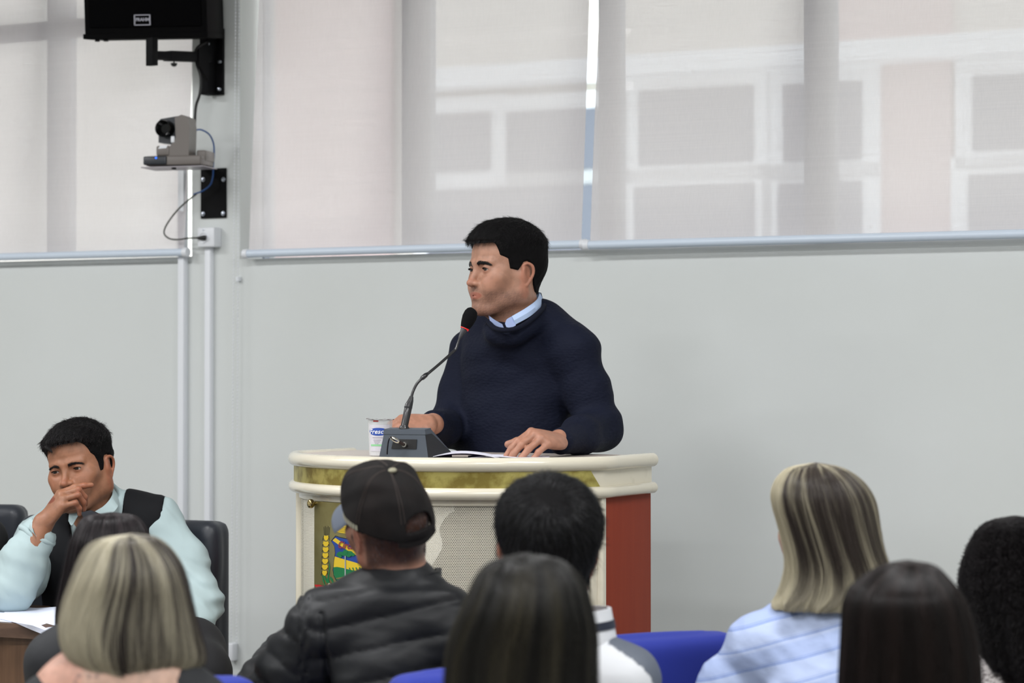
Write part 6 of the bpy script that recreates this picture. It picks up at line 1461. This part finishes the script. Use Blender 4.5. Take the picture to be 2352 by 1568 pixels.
def sm_tint(V):
    c = face_tint(SF, lips=(.62, .36, .34), stub=.28)(V)
    for p, d, nd, r in NL2:
        q = V-np.array(p); a = q @ np.array(d); bb = q @ np.array(nd); sd_ = np.linalg.norm(q-np.outer(a, d)-np.outer(bb, nd), axis=1); mm = (np.abs(a+.001) < .0062) & (sd_ < r*.78) & (bb > -.004); c[mm] = (1.05, .98, .97)
    q = TI(SF, V); m = np.exp(-((q[:, 2]-.062)/.0016)**2)+np.exp(-((q[:, 2]-.052)/.0014)**2); m = m*smooth01(q[:, 1], .07, .085)*(np.abs(q[:, 0]) < .042)*.25; return lerp_c(c, m, (.7, .6, .56))
lo, hi = bounds(b, .02)
sculpt('body', b, M_skm, sm, lo, hi, .012, sm_tint, hf=.0022, fx=[(P(95, 1100, 6.2).x, P(272, 1100, 6.2).x)], fy=[(6.05, 6.34)], fz=[(1.16, 1.46)])
eyeballs(SF, sm, (46, 32, 24), (.10, 1, -.06)); 
M_sh = hair_mat('hair_dark_curly', (18, 16, 17), (54, 50, 52), .4)
POLYS = [(.125, .086), (.072, .086), (.064, .074), (.058, .050), (.046, .040), (.037, .010), (.036, -.006), (.018, -.008), (.012, .022), (.004, .034), (-.010, .036), (-.024, .026), (-.032, .004), (-.038, -.026), (-.050, -.046), (-.075, -.052), (-.14, -.052), (-.16, .20), (.125, .20)]
_, SV, SQ = hair_cap('hair', SF, POLYS, lambda q: .0025+.0125*smooth01(q[..., 2], .05, .10)+.004*smooth01(q[..., 1], .02, .07)*smooth01(q[..., 2], .06, .09), M_hb, sm, h=.003, amp=.004, nscale=110, seed=8)
short_strands(sm, SF, SV, SQ, 12000, lambda q: .006+.012*smooth01(q[:, 2], .05, .1), M_sh, flow_sp, .14, w=inpoly(SF, POLYS), curl=.0020, npts=7, rad=.0003)
brows(SF, sm, M_sh, 1.0, 300, drop=.0065, angle=.001); lashes(SF, sm, M_sh)
# forelock over the brow
rs = np.random.RandomState(3); n = 130; t = np.linspace(0, 1, 12)[None, :]; a0 = rs.normal(size=(n, 1)); base_ = np.stack([(.030+.008*a0)+.005*np.sin(t*5+a0*2), .098+.004*np.sin(t*3.1+a0), .092-(.020+.008*rs.rand(n, 1))*t-.004*a0], -1); strands('forelock', T_(SF, base_), .0003, M_sh, sm, rs.rand(n)*.6)
# shirt
M_mint = mat('shirt_pale_green', (170, 188, 190), .7, spec=.2, bump=(500, .1, .0006))
sh = S(); sh.chain([P(92, 1245, SY+.08), P(150, 1205, SY+.07), snb+Vector((0, 0, -.02)), P(300, 1188, SY+.05), LSs+Vector((0, 0, -.010))], [.062, .058, .058, .058, .058], .04)
sh.ell(P(235, 1320, SY+.06), (.165, .115, .17), k=.05); sh.ell(P(245, 1480, SY+.05), (.16, .13, .17), k=.05)
sh.chain([P(360, 1192, SY+.02), P(425, 1290, SY-.04), P(458, 1385, SY-.11)], [.058, .057, .056], .03); sh.chain([P(458, 1385, SY-.11), P(446, 1440, SY-.2), P(410, 1466, SY-.28)], [.056, .046, .040], .03)
sh.chain([P(86, 1250, SY+.08), P(50, 1320, SY-.10), P(26, 1350, SY-.22)], [.062, .062, .058], .03); sh.chain([P(26, 1348, SY-.22), P(52, 1290, SY-.21), P(80, 1240, SY-.19)], [.058, .054, .046], .03)
sh.cone(P(80, 1238, SY-.19), P(86, 1228, SY-.188), .050, .047, k=.006); sh.cone(P(228, 1172, SY+.04), P(226, 1152, SY+.04), .066, .062, k=.02)
WRv, Ev = np.array(WR), np.array(EL)
sh.cone(P(110, 1196, SY-.182), P(98, 1212, SY-.186), .040, .030, k=.003, op='s')
sh.cone(P(224, 1126, SY+.0), P(226, 1158, SY+.03), .060, .044, k=.004, op='s')
def mint_post(P_, d):
    f = vnoise(P_ @ np.array([[.75, 0, .66], [0, 1, 0], [-.66, 0, .75]])*np.array([1, 1, 2.6]), 30, 44, 3)*.0050
    x0 = P(430, 1350, 6.2); f2 = .0032*np.sin((P_[..., 2]*1.0+(P_[..., 0]-x0.x)*.35)*150+2*np.sin(P_[..., 0]*30))*smooth01(P_[..., 0], x0.x-.05, x0.x)*(1-smooth01(P_[..., 2], P(0, 1300, 6.2).z, P(0, 1270, 6.2).z)); return d-f-f2
sh.post.append(mint_post); gar('shirt', sh, M_mint, sm, .0055)
# cuff collar flap and neck collar
sncen = P(226, 1150, SY+.03)
obj('shirt_collar', G().sheet([curve_pts([P(260, 1121, SY+.03), P(256, 1140, SY-.045), P(240, 1160, SY-.062), P(218, 1174, SY-.068)], 6), curve_pts([P(271, 1136, SY+.03), P(272, 1160, SY-.05), P(258, 1178, SY-.072), P(242, 1186, SY-.076)], 6)], thick=(0, .004, 0)), M_mint, sm)
obj('shirt_collar', G().sheet([curve_pts([P(160, 1162, SY-.05), P(172, 1170, SY-.064), P(186, 1174, SY-.068)], 6), curve_pts([P(157, 1196, SY-.062), P(165, 1206, SY-.068), P(178, 1186, SY-.072)], 6)], thick=(0, .004, 0)), M_mint, sm)
fa_ = (P(104, 1196, SY-.182)-P(72, 1252, SY-.19)).normalized()
obj('sleeve_roll', torus_tube(P(84, 1231, SY-.190), fa_, .0435, .0400, (1, 0, -.6), .0085, wob=lambda a: .003*math.sin(2*a+1)+.0015*math.sin(5*a)), M_mint, sm)
obj('sleeve_cuff', G().sheet([curve_pts([P(66, 1212, SY-.235), P(72, 1198, SY-.21), P(84, 1190, SY-.19)], 6), curve_pts([P(84, 1232, SY-.245), P(78, 1222, SY-.24), P(74, 1204, SY-.22)], 6)], thick=(0, .003, 0)), M_mint, sm)
# tie
M_tie = mat('tie_charcoal', (52, 54, 60), .6, bump=(300, .2, .001))
tk = [(186, 1176), (206, 1172), (222, 1178), (218, 1202), (198, 1206)]; g = G().prism([P(x, y, SY-.082) for x, y in tk], (0, .02, 0)); obj('tie_knot', g, M_tie, sm, smooth=False)
obj('tie', G().prism([P(x, y, SY-.078) for x, y in [(196, 1203), (217, 1202), (236, 1330), (205, 1350), (184, 1330)]], (0, .012, -.01)), M_tie, sm, smooth=False)
# vest
M_vest = mat('vest_black', (20, 21, 24), .8, spec=.2)
v = S(); v.chain([P(120, 1232, SY+.075), P(165, 1205, SY+.07), snb+Vector((0, .01, -.03)), P(290, 1186, SY+.05), P(358, 1194, SY+.02)], [.060, .064, .064, .066, .068], .04)
v.ell(P(235, 1320, SY+.06), (.172, .123, .175), k=.05); v.ell(P(245, 1480, SY+.05), (.168, .138, .17), k=.05); v.ell(P(330, 1235, SY+.04), (.055, .09, .10), k=.03); v.ell(P(140, 1280, SY+.05), (.055, .10, .10), k=.03)
pvL, pvR = P(163, 1200, SY), P(281, 1140, SY); xa = P(372, 1200, SY).x; xb = P(102, 1250, SY).x; zv = P(200, 1380, SY).z
def vest_post(P_, d):
    x, y, z = P_[..., 0], P_[..., 1], P_[..., 2]; d = d-.002*vnoise(P_, 22, 5, 2)
    d = np.maximum(d, x-xa-.05*np.clip(1.30-z, 0, .05)-.004); d = np.maximum(d, xb-.01-x)
    f = np.clip((z-zv)/(P(0, 1200, SY).z-zv), 0, 1.15); w_ = np.minimum(x-(pvL.x+(1-f)*.045), (pvR.x-.004-(1-f)*.05)-x); w_ = np.where((y < SY+.10) & (z > zv), w_, -1)
    return np.maximum(d, w_*.9)
v.post.append(vest_post); gar('vest', v, M_vest, sm, .006)
# trousers
lg = S(); lg.chain([P(250, 1560, SY+.02), P(370, 1505, SY-.1), P(440, 1496, SY-.30), P(462, 1545, SY-.42), P(462, 1750, SY-.40)], [.11, .10, .075, .065, .05], .05); lg.chain([P(220, 1560, SY+.02), P(200, 1520, SY-.3), P(200, 1560, SY-.44)], [.11, .09, .06], .05); lg.ell(P(240, 1560, SY+.05), (.17, .14, .12), k=.05)
lo, hi = bounds(lg); lo[2] = DZ+.03; sculpt('trousers', lg, mat('trousers_black', (18, 18, 22), .8), sm, lo, hi, .012, amp=.01, smooth=1)
# ---- neighbour at the left edge (only a dark shoulder shows)
nbp_ = thing('person', Vector((P(-150, 1300, 6.4).x, 6.4, DZ)), 'person in black at the far left edge, mostly outside the picture, only a shoulder visible', 'person')
NF = frame(P(-150, 1080, 6.42), -8, 0, 0, 1.0); nn = P(-150, 1190, 6.46); back_body(M_skm, NF, nn, nbp_, h=.006); eyeballs(NF, nbp_)
hair_cap('hair', NF, POLYS, lambda q: .012+0*q[..., 2], M_hb, nbp_, h=.005)
g_, *_r = torso((-150, 1215), (-310, 1250), (-40, 1240), 6.46, rad=.060, arms=[([P(-40, 1240, 6.46), P(-46, 1340, 6.40)], [.058, .05]), ([P(-310, 1250, 6.46), P(-330, 1380, 6.38)], [.058, .05])]); gar('jacket', g_, mat('jacket_black', (18, 18, 20), .8), nbp_, .010)
seat_legs(nbp_, P(-150, 1300, 6.4).x, 6.32, math.pi, M_tr, zs=DZ+.42)
